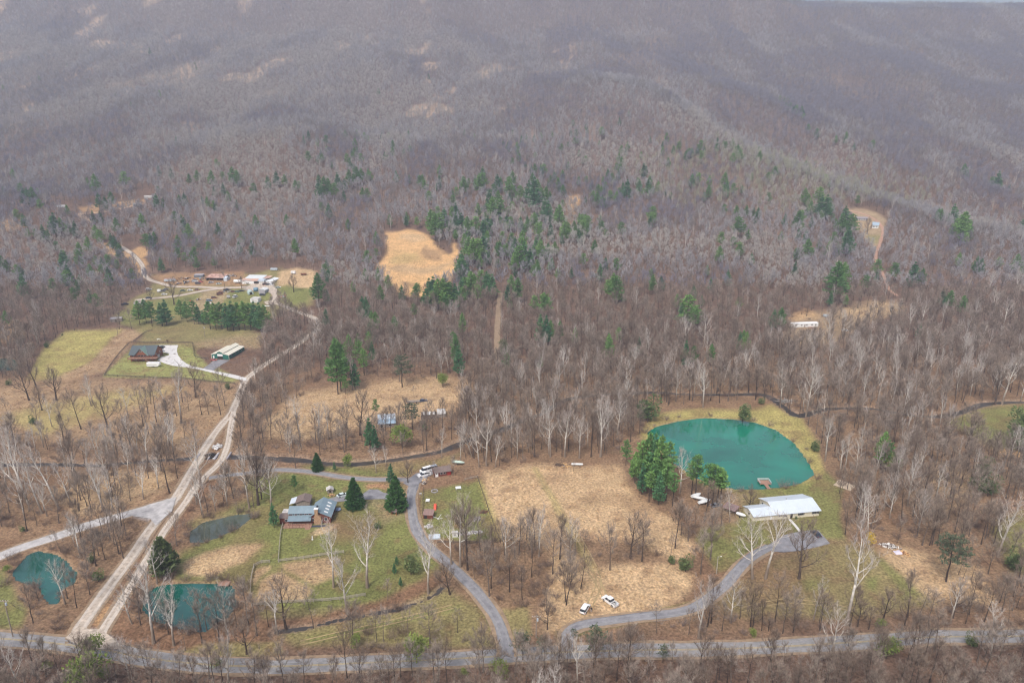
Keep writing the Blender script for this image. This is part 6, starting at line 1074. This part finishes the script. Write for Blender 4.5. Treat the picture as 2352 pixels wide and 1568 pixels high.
def heading(u1,v1,u2,v2): a,b_=P(u1,v1),P(u2,v2); return math.atan2(b_.y-a.y,b_.x-a.x)
wp=paint('white',(.82,.82,.82)); 
t=car('pickup_truck','white four-door pickup parked in the straw with a loaded bed','pickup truck',P(1401,1383.5),heading(1416,1390,1388,1370),'pickup',wp)
MB().obox((-1.9,.25,.85),.9,.7,.35,.4).obj('cargo',oldwhite,t); MB().obox((-2.4,-.4,.8),.6,.5,.3,.1).obj('cargo',galv,t)
car('suv','white SUV parked in the straw beside two standing people','suv',P(1343.5,1400.5),heading(1338,1408,1350,1388),'suv',wp)
car('parked_car','black car parked on the grey parking area','car',P(1874,1228),heading(1880,1234,1867,1222),'sedan',paint('black',(.03,.035,.05)))
car('parked_car','pale green-white car half hidden by the left spruce','car',P(787,1139),heading(780,1141,795,1137),'sedan',paint('mint',(.6,.68,.66)))
car('pickup_truck','white pickup parked before the long red shed','pickup truck',P(974,1092.5),heading(985,1089,962,1095),'pickup',wp)
car('parked_van','white van parked behind the white pickup at the long shed','van',P(978,1082.5),heading(988,1080,968,1086),'van',wp)
car('parked_car','dull blue car parked under trees at the long shed','car',P(993,1077),heading(1000,1075,985,1079),'suv',paint('dull_blue',(.35,.4,.48)))
car('parked_car','dark blue car at the back of the mid-valley clearing','car',P(972,921.5),heading(965,922,982,920),'sedan',paint('navy',(.06,.08,.14)))
car('parked_car','grey car parked under the pines by the turquoise pond','car',P(1645,1162),.3,'sedan',paint('steel',(.2,.22,.26)))
car('parked_car','silver-blue car in the clearing right of the long white trailer','car',P(1941,760),-.2,'sedan',paint('silver',(.55,.6,.66)),simple=True)
car('parked_car','black pickup parked against the right wall of the log house','pickup truck',P(372,800),1.6,'pickup',paint('black',(.03,.035,.05)),simple=True)
car('parked_car','silver car parked beside the log house garage','car',P(372.5,808),1.5,'small',paint('silver',(.55,.6,.66)),simple=True)
car('parked_car','red and white car parked at the green barn door','car',P(491,828),0.1,'small',paint('faded_red',(.5,.12,.1)),simple=True)
rusty=mt('rust_brown',(.20,.085,.05),noise=.4,scale=1.2)
YC=[(342,665.5,'suv','white','silver-white wreck at the far left track bend',.2),(377.5,677,'sedan','white','white car left of the tall bare yard tree',.05),(381,665.5,'sedan','grey','grey car left of the yard loop fork',.3),(374,669.5,'sedan','charcoal','charcoal car behind the white car',.1),(342,686,'suv','black','black car at the lower end of the yard loop',.1),(287,700,'pickup','black','black pickup at the field edge by the grey sheds',.4),(420,668.5,'sedan','green','dull green wreck inside the yard loop',.3),(437,667.5,'sedan','white','white sunken wreck inside the yard loop',.1),(453,666.5,'sedan','rust','rusty wreck inside the yard loop',-.3),(455,652,'suv','charcoal','charcoal wreck below the scrap heaps',.2),(448,647,'van','white','white van hulk beside the scrap heaps',.5),(462,648.5,'small','faded_red','faded red wreck at the right of the scrap heaps',.2),(485,649.5,'sedan','silver','silver car in front of the rust-roofed barn',.7),(503,652.5,'sedan','mint','pale mint car right of the silver one before the barn',.6),(521.5,667,'pickup','black','black pickup at the foot of the bare yard tree',.3),(508,671.5,'sedan','rust','long rusty car hulk below the black pickup',.4),(505,677,'van','rust','rusty brown van hulk in the yard grass',.4),(492,685,'suv','rust','deep rusty car hulk in the middle of the grass row',.2),(481,691.5,'suv','blue','steel blue car in the grass row',.2),(479,697.5,'sedan','white','white flat car at the lower end of the grass row',.1),(545,671,'small','green','dull green car left of the storage tent',0),(536,671,'small','rust','rusty small wreck right of the bare yard tree',.4),(554.5,669,'sedan','black','black car under the twin yard trees',.2),(540.5,683,'van','white','white camper van standing in the yard lawn',1.3),(603,678.5,'suv','black','black car in front of the silver garage',.1),(571,651,'sedan','grey','grey car before the white workshop',.3),(610,655,'van','rust','rusty box truck before the long white annex',.2),(617,655,'suv','charcoal','charcoal car between the rusty truck and the gravel bend',.1),(624,655.5,'small','white','small white car at the gravel bend',.2),(639,661,'sedan','mint','pale car under the bare tree right of the bend',.2),(560,648.5,'suv','charcoal','dark car between the white tank and workshop',.4)]
PC={'white':(.82,.82,.82),'grey':(.25,.25,.27),'charcoal':(.08,.08,.09),'black':(.03,.035,.05),'green':(.12,.2,.14),'faded_red':(.5,.12,.1),'silver':(.55,.6,.66),'mint':(.6,.68,.66),'blue':(.2,.3,.38)}
for (u,v,k,c_,lab,rz_) in YC:
    nm={'pickup':'scrap_pickup','van':'scrap_van','suv':'scrap_car','sedan':'scrap_car','small':'scrap_car'}[k]
    car(nm,lab,{'pickup':'pickup truck','van':'van'}.get(k,'car'),P(u,v),rz_,k,rusty if c_=='rust' else paint(c_,PC[c_]),'old vehicles scattered in the junk yard',simple=True)
# trailers
t=thing('horse_trailer','long white horse trailer parked below the log house deck','trailer',P(354,842),.0)
MB().prism([(-3.9,.55),(-3.9,2.9),(2.6,2.9),(3.9,2.6),(3.9,1.3),(2.6,.55)],'y',-1.1,1.1).obj('body',wp,t); MB().box(-3.95,2.6,-1.14,1.14,2.9,2.98).obj('roof',white,t); MB().box(-3.7,2.4,-1.13,-1.102,1.5,1.7).obj('stripe',dglass,t)
for x in(-.6,.3):
    for y in(-1.0,1.0): MB().disc_y((x,y,.38),.38,.22,12).obj('wheel',tyre,t)
MB().tube([(3.9,0,1.4),(4.9,0,1.2),(4.9,0,.1)],.07,5).obj('hitch',chrome,t)
def wagon(nm,lab,u,v,rz,L,m,hh=1.0):
    t=thing(nm,lab,'trailer',P(u,v),rz); MB().box(-L/2,L/2,-1.1,1.1,.6,.6+hh).obj('box',m,t)
    for x in(-L*.25,L*.25):
        for y in(-1.1,1.1): MB().disc_y((x,y,.4),.4,.2,10).obj('wheel',tyre,t)
    MB().tube([(L/2,0,.65),(L/2+1.3,0,.4)],.06,5).obj('drawbar',chrome,t)
wagon('box_trailer','small white box trailer on the tan slope right of the workshop',674,629,0,4,white,2.0); wagon('hay_wagon','rusty brown wagon on the tan slope near the wood edge',697.5,632,.3,5,rusty,1.2); wagon('box_trailer','white-topped container trailer behind the workshop',629.5,621,0,6,galv,1.6); wagon('box_trailer','small white cube trailer left of the yard loop fork',366,671,0,2.6,white,1.9)
wagon('flat_trailer','long flat wooden trailer loaded with timber in the mid-valley clearing',949,924.5,.12,7,greyboard,.5); wagon('box_trailer','tiny grey shed trailer above the long white trailer',1896.5,728.5,0,3.5,galv,1.6)
wagon('box_trailer','dirty white camper near the pine tops in the yard lawn',525,684.5,.5,2.6,oldwhite,1.7)
# boats under covers by the pines
def boat(nm,lab,u,v,rz,L,m,cover=True):
    t=thing(nm,lab,'boat',P(u,v),rz); secs=[]; b=MB(); n=9
    for i,(x,w_,k0) in enumerate([(-L/2,.8,.25),(-L/4,1.0,.15),(0,1.05,.12),(L/4,.85,.15),(L*.42,.4,.3),(L/2,.05,.6)]):
        for j in range(n): a=math.pi*j/(n-1); b.v.append((x,-w_*math.cos(a),k0+.5+(.75-k0)*(1-math.sin(a))*1.0))
    for i in range(5):
        for j in range(n-1): b.f.append((i*n+j,i*n+j+1,(i+1)*n+j+1,(i+1)*n+j)); b.m.append(0)
    b.f.append(tuple(range(n))); b.m.append(0); b.obj('hull',m,t,True)
    c=MB(); 
    for x,w_,z in[(-L/2,.8,1.27),(-L/4,1.0,1.3),(0,1.05,1.32),(L/4,.85,1.3),(L*.42,.4,1.28),(L/2,.05,1.25)]: c.v+=[(x,-w_,z),(x,0,z+.35*min(1,w_+.1)),(x,w_,z)]
    for i in range(5):
        for j in range(2): c.f.append((i*3+j,i*3+j+1,i*3+j+4,i*3+j+3)); c.m.append(0)
    c.obj('cover' if cover else 'deck',white if cover else m,t,True)
    for y in(-.7,.7): MB().disc_y((-.3,y,.3),.3,.18,10).obj('trailer_wheel',tyre,t)
boat('covered_boat','white covered boat farthest back among the pond pines',1599,1142,.6,5,white); boat('covered_boat','white covered boat between two others among the pond pines',1608,1149,-.4,5.5,white); boat('covered_boat','white covered boat nearest the mauve-roofed open shed',1618,1156,.5,6,white)
boat('rowing_boat','small white rowing boat in the brush below the open shed',1702,1187,-.7,3.6,white); boat('upturned_boat','pale green boat behind the long red shed',1054,1066,-.25,5.5,mt('pale_green_hull',(.5,.6,.52)),False)
# ------------------------------------------------------------------ docks
def dock(lab,a,b,w_plat,l_plat,zw,rail=True):
    p,q=P(*a),P(*b); rz_=math.atan2(q.y-p.y,q.x-p.x); t=thing('dock',lab,'dock',(p.x,p.y,zw),rz_)
    L=math.hypot(q.x-p.x,q.y-p.y)
    n=int(L/.2); m=MB()
    for i in range(n): m.box(i*.2,i*.2+.17,-.75,.75,.5,.56)
    k=int(l_plat/.2)
    for i in range(k): m.box(L+i*.2,L+i*.2+.17,-w_plat/2,w_plat/2,.5,.56)
    o=m.obj('decking',deckw,t); o['kind']='stuff'
    for x in(L+.2,L+l_plat-.2):
        for y in(-w_plat/2+.1,w_plat/2-.1): MB().tube([(x,y,-1.2),(x,y,1.5 if rail else .6)],.08,6,0,True).obj('post',greyboard,t)
    MB().box(0,L-.02,-.7,-.62,.35,.49).box(0,L-.02,.62,.7,.35,.49).obj('beam',greyboard,t)
    if rail:
        for x0,x1,y0,y1 in((L,L+l_plat,-w_plat/2,-w_plat/2+.1),(L,L+l_plat,w_plat/2-.1,w_plat/2),(L+l_plat-.1,L+l_plat,-w_plat/2+.11,w_plat/2-.11)):
            for z in(1.0,1.4): MB().box(x0,x1,y0,y1,z,z+.08).obj('rail',white,t)
dock('brown wooden dock with white railings on the turquoise pond',(1767,1123),(1759,1112),4.6,3.6,POND_Z['big'])
dock('small brown wooden dock at the top of the lower pond',(521,1331),(519,1334),3.4,2.6,POND_Z['mid'],False)
# ------------------------------------------------------------------ fences
postm=MB().box(-.08,.08,-.08,.08,-.2,1.25).mesh('post',railw); railmesh=MB().box(0,1,-.035,.035,-.06,.06).mesh('rail',railw)
postd=MB().box(-.09,.09,-.09,.09,-.2,1.3).mesh('post_dark',darkrail); raild=MB().box(0,1,-.035,.035,-.07,.07).mesh('rail_dark',darkrail)
def fence(lab,pts,step=2.6,dark=False,rails=(.45,.8,1.12),nm='rail_fence'):
    w_=world_line(pts,.4); d=np.concatenate([[0],np.cumsum(np.linalg.norm(np.diff(w_,axis=0),axis=1))]); n=max(2,int(d[-1]/step)+1); s=np.linspace(0,d[-1],n)
    X_=np.interp(s,d,w_[:,0]); Y_=np.interp(s,d,w_[:,1]); Z_=hfun(X_,Y_); t=thing(nm,lab,'fence',(X_[0],Y_[0],Z_[0])); o0=t.location.copy(); rn=random.Random(n)
    for i in range(n):
        q=bpy.data.objects.new('post',postd if dark else postm); COL.objects.link(q); q.parent=t; q.location=Vector((X_[i],Y_[i],Z_[i]))-o0; q.rotation_euler=(rn.uniform(-.05,.05),rn.uniform(-.05,.05),rn.random())
        if i<n-1:
            A=Vector((X_[i],Y_[i],Z_[i])); B=Vector((X_[i+1],Y_[i+1],Z_[i+1])); v_=B-A
            for h_ in rails:
                q=bpy.data.objects.new('rail',raild if dark else railmesh); COL.objects.link(q); q.parent=t; q.location=A-o0+Vector((0,0,h_+rn.uniform(-.04,.04))); q.rotation_euler=(0,-math.asin(v_.z/v_.length),math.atan2(v_.y,v_.x)); q.scale=(v_.length,1,1)
fence('pale split-rail fence running up to the farmhouse deck',[(650,1206),(645,1225),(643.4,1242),(639.5,1290.3)]); fence('pale split-rail fence crossing the lawn toward the white sycamore',[(640,1290.5),(700,1283),(756,1274),(790,1270)])
fence('short crooked split-rail fence at the round paddock gate',[(584,1301.2),(593.4,1294.2),(620,1291.9)]); fence('pale split-rail fence down the left of the round paddock',[(584,1302.5),(579,1320),(576,1342),(575,1372)]); fence('long split-rail fence along the brook below the paddocks',[(578,1392),(640,1386),(700,1383),(776,1378),(840,1368)])
fence('dark board fence behind the log house',[(240,862),(262,828),(291,795),(306,787),(345,788),(400,788),(442,788)],2.8,True); fence('dark board fence between lawn and green barn',[(442,789),(445,804),(447.6,818.9),(462,823),(479,826)],2.8,True); fence('dark board fence below the log house lawn',[(240,863),(300,866),(360,868.5),(420,870),(470,876),(540,882)],2.8,True); fence('dark pasture fence climbing past the log house field',[(306,786),(320,775),(335,764),(350,760)],2.8,True)
fence('wire and post fence along the right of the garden',[(1097,1098),(1108,1130),(1118,1160),(1134,1206),(1149,1244)],2.6,True,(.9,),'garden_fence'); fence('wire and post fence along the left of the garden',[(973,1124),(972,1150),(971,1180)],2.6,True,(.9,),'garden_fence'); fence('dark board fence at the bottom of the garden',[(1006,1247),(1050,1247),(1100,1247),(1149,1246)],2.6,True,(.5,.9),'garden_fence'); fence('low rail fence at the top of the garden',[(1097,1097),(1084,1099),(1068,1103)],2.4,False,(.5,.9),'garden_fence')
# ------------------------------------------------------------------ utility poles
def upole(lab,u,vb,vt,arm=True,lamp=False,m=pole):
    x,y,z,s=base_scale('bare0',u,vt,vb); H=s*FORMS['bare0'][2]; t=thing('utility_pole',lab,'pole',(x,y,z)); MB().tube([(0,0,-.3),(0,0,H)],[.17,.11],8,0,True).obj('shaft',m,t)
    if arm:
        MB().box(-1.2,1.2,-.06,.06,H-.6,-.45+H).obj('crossarm',m,t)
        for x_ in(-1.1,-.4,.4,1.1): MB().tube([(x_,0,H-.44),(x_,0,H-.2)],.05,6,0,True).obj('insulator',white,t)
        MB().tube([(.35,0,H-1.9),(.35,0,H-1.1)],.24,10,0,True).obj('transformer',galv,t)
    if lamp: MB().tube([(0,0,H-.3),(.4,0,H-.1),(.9,0,H)],.04,5).obj('lamp_arm',chrome,t); MB().box(.75,1.25,-.14,.14,H-.08,H+.06).obj('lamp_head',white,t)
upole('wooden utility pole with crossarm between the two driveways',1231.5,1463.5,1412); upole('grey lamp post above the curving driveway',1645.5,1317,1277,False,True,railw); upole('wooden utility pole at the left edge by the paved road',30,1462,1376); upole('utility pole in the field behind the green barn',471,776,748); upole('utility pole behind the left hayfield',271.5,773.5,751,False)
# ------------------------------------------------------------------ piles, garden things
def pile(nm,lab,cat,u,v,n,w_,d_,h,mats,L=1.2,r=.11,part='log',rz=0,seed=1):
    t=thing(nm,lab,cat,P(u,v),rz); rn=random.Random(seed); ms=[MB().tube([(-L/2,0,0),(L/2,0,0)],r,6,0,True).mesh('log',m) for m in mats]
    for i in range(n):
        x,y=rn.gauss(0,.4),rn.gauss(0,.4); z=max(0,h*(1-abs(x)-abs(y))*rn.random()); q=bpy.data.objects.new(part,rn.choice(ms)); COL.objects.link(q); q.parent=t; q.location=(x*w_,y*d_,z+r); q.rotation_euler=(0,rn.uniform(-.35,.35),rn.uniform(0,3.14)); s_=rn.uniform(.7,1.3); q.scale=(s_,rn.uniform(.8,1.5),rn.uniform(.8,1.5))
pile('firewood_pile','long heap of grey split firewood in the south-east field','woodpile',2042,1254,130,3.6,1.5,1.0,[log1,white,brush],.9,.11,seed=2,rz=-.35); pile('firewood_pile','smaller heap of fresh yellow split firewood beside the grey heap','woodpile',2078,1271,80,2.0,1.2,.8,[log2,log2,rusty],.9,.1,seed=3,rz=-.9)
flat('woodpile_tarp','crumpled pale lilac tarp between the two firewood heaps','tarp',mt('lilac_tarp',(.6,.56,.66),noise=.1),2063,1269,2.6,2.2,.6)
pile('board_pile','heap of pale boards beside the pickup at the long shed','pile',974,1102,26,1.6,1.0,.8,[oldwhite,log2,greyboard],2.2,.09,'board',seed=4); pile('log_stack','stack of round grey logs beside the driveway end','woodpile',973,1110,34,1.3,.9,.9,[log1,brush],1.1,.16,seed=5); pile('brush_pile','brown brush pile with a white pipe in the garden corner','pile',1112,1176,34,2.0,.8,.9,[brush,rusty],1.9,.07,'branch',seed=6)
pile('rock_pile','heap of grey field stones in the right of the garden','pile',1095,1192,30,1.2,1.6,.5,[greyst,rock],.5,.25,'stone',seed=7); pile('rock_pile','heap of pale stones at the lower left of the garden','pile',984,1210,30,1.6,1.2,.4,[rock,greyst],.5,.24,'stone',seed=8)
pile('fallen_wood','pale fallen trunks at the top of the tan meadow','logs',1300,1070,10,2.4,1.0,.3,[log2,oldwhite,brush],4.5,.14,seed=9,rz=.4); pile('brush_pile','dark brush pile left of the white tank at the meadow top','pile',1284,1068,30,1.6,1.0,.9,[brush],2.2,.07,'branch',seed=10); pile('brush_pile','heap of cut branches beside the coop','pile',762,1137,26,1.4,1.0,.6,[log2,brush],1.6,.07,'branch',seed=11)
pile('debris_pile','dark driftwood tangle in the creek between the two gravel tracks','pile',483,1046,40,2.6,1.8,1.2,[brush,darkw],2.6,.1,'branch',seed=12); pile('boulder_pile','pale boulders beside the rapids between the gravel tracks','pile',498,1028,46,2.6,3.2,.4,[rock,greyst,white],.9,.42,'boulder',seed=13); pile('driftwood_jam','grey fallen branches jammed across the east creek bend','pile',1805,922,44,4.5,2.0,1.0,[log1,railw],4.5,.1,'branch',seed=14)
pile('debris_pile','dark fallen wood heap on the straw by the west creek','pile',262,1090,24,2.0,1.4,.5,[brush],2.0,.08,'branch',seed=15)
SC=[(424,640,1,'grey scrap heap left of the dark lean-to shed'),(432,648,2,'rusty scrap heap below the grey one'),(410,652,3,'low rusty scrap line along the yard track'),(466,641,4,'scrap heap against the rust-roofed barn'),(533,634,5,'scrap heap between the two big yard roofs'),(645,682,6,'heap of coloured junk on a ring of gravel by the bend'),(398,646,7,'white scrap heap at the end of the grey trailer'),(519,671,8,'long rusty machinery row at the bare yard tree'),(575,650,9,'machine parts heap before the workshop'),(456,689,10,'rusty harrow standing alone in the yard grass'),(440,693,11,'small red machine behind the middle pines')]
for u,v,s_,lab in SC:
    t=thing('scrap_heap',lab,'scrap',P(u,v),0,'scrap heaps in the junk yard'); rn=random.Random(s_)
    for i in range(16 if s_<10 else 6):
        w_=2.6 if s_<10 else .8; MB().obox((rn.gauss(0,w_),rn.gauss(0,1.4 if s_<10 else .6),rn.uniform(.2,1.0)),rn.uniform(.4,1.8),rn.uniform(.3,1.2),rn.uniform(.2,.9),rn.uniform(0,3),rn.uniform(-.4,.4),rn.uniform(-.4,.4)).obj('scrap_piece',rn.choice([rusty,rusty,galv,oldwhite,greyboard,darkw]+([red] if s_ in(6,11) else [])),t)
flat('white_sheets','white plastic sheets on grass below the yard entrance','sheets',white,614,702.5,5,2.5,.3)
t=thing('rapids','white water tumbling between boulders under the track bridge','rapids',P(495.5,1050),.0); b=MB(); rn=random.Random(3)
p0=P(495.5,1050); line=world_line([(490,1055),(495,1049),(500,1043),(505,1038)],.7); V,F_=ribbon(line,[-1.1,-.5,0,.5,1.1],.12,jit=.4); V[:,2]+=np.array([rn.uniform(-.12,.2) for _ in range(len(V))])-.55; V-=np.array(p0)
o=bpy.data.objects.new('foam',npmesh('foam',V,F_,[foam])); COL.objects.link(o); o.parent=t
# the two culvert bridges carrying the gravel tracks
for nm,lab,(u,v) in((('culvert','stone-edged culvert carrying the main gravel road over the creek',(468,1049)),('culvert','stone-edged culvert carrying the right gravel track over the creek',(512,1047)))):
    t=thing(nm,lab,'culvert',P(u,v),heading(u,v,u+12,v-18)); 
    for y in(-2.6,2.6): MB().box(-3.5,3.5,y-.3,y+.3,-1.2,.35).obj('headwall',greyst,t)
# garden things
def table(nm,lab,u,v,w_,d_,h,m,rz=0):
    t=thing(nm,lab,'table',P(u,v),rz); MB().box(-w_/2,w_/2,-d_/2,d_/2,h,h+.08).obj('table_top',m,t)
    for x in(-1,1):
        for y in(-1,1): MB().box(x*(w_/2-.12)-.05,x*(w_/2-.12)+.05,y*(d_/2-.12)-.05,y*(d_/2-.12)+.05,0,h).obj('leg',m,t)
table('garden_table','square white table near the top of the garden',1052.7,1123,2.2,2.0,.75,white,.2); table('picnic_table','white picnic table with dark middle at the left garden side',982.5,1152,1.5,2.0,.75,white)
table('small_table','small grey table outside the left garden fence',966,1136,.9,.8,.6,oldwhite)
t=thing('fire_ring','round stone fire ring in the upper garden','fire pit',P(998,1128)); 
for i in range(12): a=i*math.pi/6; MB().obox((1.2*math.cos(a),1.2*math.sin(a),.15),.55,.35,.4,a+1.57).obj('stone',greyst,t)
t=thing('play_slide','faded red plastic slide in the left part of the garden','slide',P(999.5,1167)); MB().prism([(-1.3,0),(-1.1,0),(.6,1.3),(1.1,1.3),(1.1,1.5),(.5,1.5)],'x',-.5,.5).obj('chute',red,t)
for x in(-.45,.45): MB().box(x-.06,x+.06,.95,1.1,0,1.3).obj('leg',red,t)
t=thing('garden_cabinet','white cabinet with grey door at the foot of the garden','cabinet',P(1045,1231),.1); MB().box(-1,1,-.6,.6,0,1.7).obj('body',white,t); MB().box(-.25,.25,-.66,-.603,.5,1.2).obj('door',greyst,t); MB().prism([(-.8,1.72),(.8,1.72),(.8,1.82),(-.8,1.95)],'x',-1.1,1.1).obj('roof',oldwhite,t)
t=thing('cold_frame','flat grey metal cold frame at the lower garden corner','cold frame',P(998,1234),.1); MB().box(-2,2,-1.2,1.2,0,.5).obj('box',galv,t); MB().obox((0,0,.56),4.1,2.5,.06,0,.06).obj('lid',whiteroof,t)
t=thing('stone_bed','long raised bed of grey stones across the lower garden','stone bed',P(1079,1224),heading(1057,1226,1102,1222)); rn=random.Random(6)
for i in range(70): MB().obox((rn.uniform(-4.6,4.6),rn.uniform(-1,1),.12),rn.uniform(.4,.9),rn.uniform(.3,.7),rn.uniform(.2,.45),rn.uniform(0,3)).obj('stone',rn.choice([greyst,rock,greyst]),t)
t=thing('trampoline','small round blue trampoline right of the farmhouse','trampoline',P(776.5,1172)); MB().tube([(0,0,.6),(0,0,.66)],1.2,14,0,True).obj('mat',mt('trampoline_blue',(.2,.25,.36)),t)
for i in range(4): a=i*1.57; MB().tube([(1.1*math.cos(a),1.1*math.sin(a),0),(1.1*math.cos(a),1.1*math.sin(a),.6)],.04,5).obj('leg',chrome,t)
t=thing('garden_statue','small white statue on the farmhouse lawn','statue',P(717.7,1239)); MB().tube([(0,0,0),(0,0,.4),(0,0,.45),(0,0,1.1),(0,0,1.35),(0,0,1.6)],[.3,.3,.15,.2,.1,.13],8,0,True).obj('figure',white,t)
o=flat('canvas_cover','pale tan stretched cover sheet at the wood edge by the ranch house','cover',tanc,1940,1114,6.5,7,.25,.75)
pile('plank','long white plank leaning in the garden brush','plank',1008,1191,3,.5,.4,.3,[white],3.8,.09,'board',seed=16,rz=.4)
# ------------------------------------------------------------------ people and animals
def skin(nm,joints,edges,mats,mfun,sub=1,parent=None):
    me=bpy.data.meshes.new(nm); me.from_pydata([j[0] for j in joints],edges,[]); o=bpy.data.objects.new(nm,me); COL.objects.link(o)
    sk_=o.modifiers.new('s','SKIN'); 
    if not me.skin_vertices: bpy.context.view_layer.objects.active=o; o.select_set(True); 
    for i,j in enumerate(joints): me.skin_vertices[0].data[i].radius=(j[1],j[1]*(j[2] if len(j)>2 else 1))
    me.skin_vertices[0].data[0].use_root=True
    s2=o.modifiers.new('d','SUBSURF'); s2.levels=sub; s2.render_levels=sub
    dg=bpy.context.evaluated_depsgraph_get(); dg.update(); m2=bpy.data.meshes.new_from_object(o.evaluated_get(dg)); bpy.data.objects.remove(o)
    m2.materials.clear()
    for m in mats: m2.materials.append(m)
    for p in m2.polygons: p.material_index=mfun(p.center); p.use_smooth=True
    o=bpy.data.objects.new(nm,m2); COL.objects.link(o)
    if parent: o.parent=parent
    return o
skinm=mt('skin',(.5,.32,.24),noise=.05)
def person(lab,u,v,rz,top,leg,hair,pose=0):
    t=thing('person',lab,'person',P(u,v),rz)
    a=.18 if pose else .05
    J=[((0,0,.98),.15,.8),((0,0,1.2),.15,.75),((0,0,1.42),.17,.65),((0,0,1.52),.06),((0,.02,1.62),.10),((0,.02,1.72),.09),
       ((-.2,0,1.42),.06),((-.27,.02+a,1.15),.048),((-.24,.12+a,.92),.035),((-.24,.14+a,.84),.035),((.2,0,1.42),.06),((.27,.02,1.15),.048),((.24,.14-a,.95),.035),((.24,.18-a,.87),.035),
       ((-.1,0,.92),.1),((-.12,.02,.5),.07),((-.12,-.02,.1),.05),((-.12,.12,.04),.04),((.1,0,.92),.1),((.14,.05,.5),.07),((.15,0,.1),.05),((.15,.14,.04),.04)]
    E_=[(0,1),(1,2),(2,3),(3,4),(4,5),(2,6),(6,7),(7,8),(8,9),(2,10),(10,11),(11,12),(12,13),(0,14),(14,15),(15,16),(16,17),(0,18),(18,19),(19,20),(20,21)]
    def mf(c):
        if c.z>1.5 or (abs(c.x)>.18 and c.z<.93 and c.z>.75): return 0
        if c.z>.93 or (abs(c.x)>.2 and c.z>.8): return 1
        return 2 if c.z>.1 else 3
    skin('body',J,E_,[skinm,top,leg,darkw],mf,1,t); MB().tube([(0,-.01,1.66),(0,-.01,1.74),(0,0,1.82)],[.1,.11,.04],8,0,True).obj('hair',hair,t,True)
person('person in a rust-brown jacket and trousers standing by the white SUV',1353,1405,1.2,mt('rust_jacket',(.28,.08,.03)),mt('brown_trousers',(.22,.08,.04)),mt('dark_hair',(.05,.03,.02)))
person('person in a black jacket and pale jeans standing by the white SUV',1358,1404,2.6,mt('black_jacket',(.03,.025,.03)),mt('pale_jeans',(.35,.36,.4)),mt('dark_hair',(.05,.03,.02)),1)
def horse(lab,u,v,rz,m):
    t=thing('horse',lab,'horse',P(u,v),rz)
    J=[((0,0,1.2),.3,.85),((.45,0,1.22),.3,.8),((.75,0,1.35),.22,.6),((1.15,0,1.1),.14),((1.45,0,.6),.12),((1.65,0,.3),.08),((-.5,0,1.25),.3,.85),((-.75,0,1.2),.2),((-.95,0,.75),.05),
       ((.5,-.17,.9),.12),((.52,-.17,.5),.07),((.5,-.17,.05),.06),((.5,.17,.9),.12),((.45,.17,.5),.07),((.45,.17,.05),.06),((-.6,-.17,.95),.15),((-.68,-.17,.55),.08),((-.62,-.17,.05),.06),((-.6,.17,.95),.15),((-.75,.17,.55),.08),((-.7,.17,.05),.06)]
    E_=[(0,1),(1,2),(2,3),(3,4),(4,5),(0,6),(6,7),(7,8),(1,9),(9,10),(10,11),(1,12),(12,13),(13,14),(6,15),(15,16),(16,17),(6,18),(18,19),(19,20)]
    skin('body',J,E_,[m],lambda c:0,1,t)
horse('white horse grazing in the paddock behind the log house',364,782,.3,white); horse('dark brown horse grazing right of the white one',385,785,2.6,mt('brown_coat',(.08,.04,.025)))
# ------------------------------------------------------------------ haze
hz=MB().box(-3600,3600,-450,4100,-40,640).obj('haze',[])
hm=bpy.data.materials.new('haze'); hm.use_nodes=True; n=hm.node_tree; n.nodes.remove(n.nodes['Principled BSDF'])
pv=n.nodes.new('ShaderNodeVolumePrincipled'); pv.inputs['Color'].default_value=(.75,.82,1,1); pv.inputs['Density'].default_value=HAZE; pv.inputs['Anisotropy'].default_value=.1
n.links.new(pv.outputs[0],n.nodes['Material Output'].inputs['Volume']); hz.data.materials.append(hm); tag(hz,label='thin blue haze filling the valley air',kind='stuff')
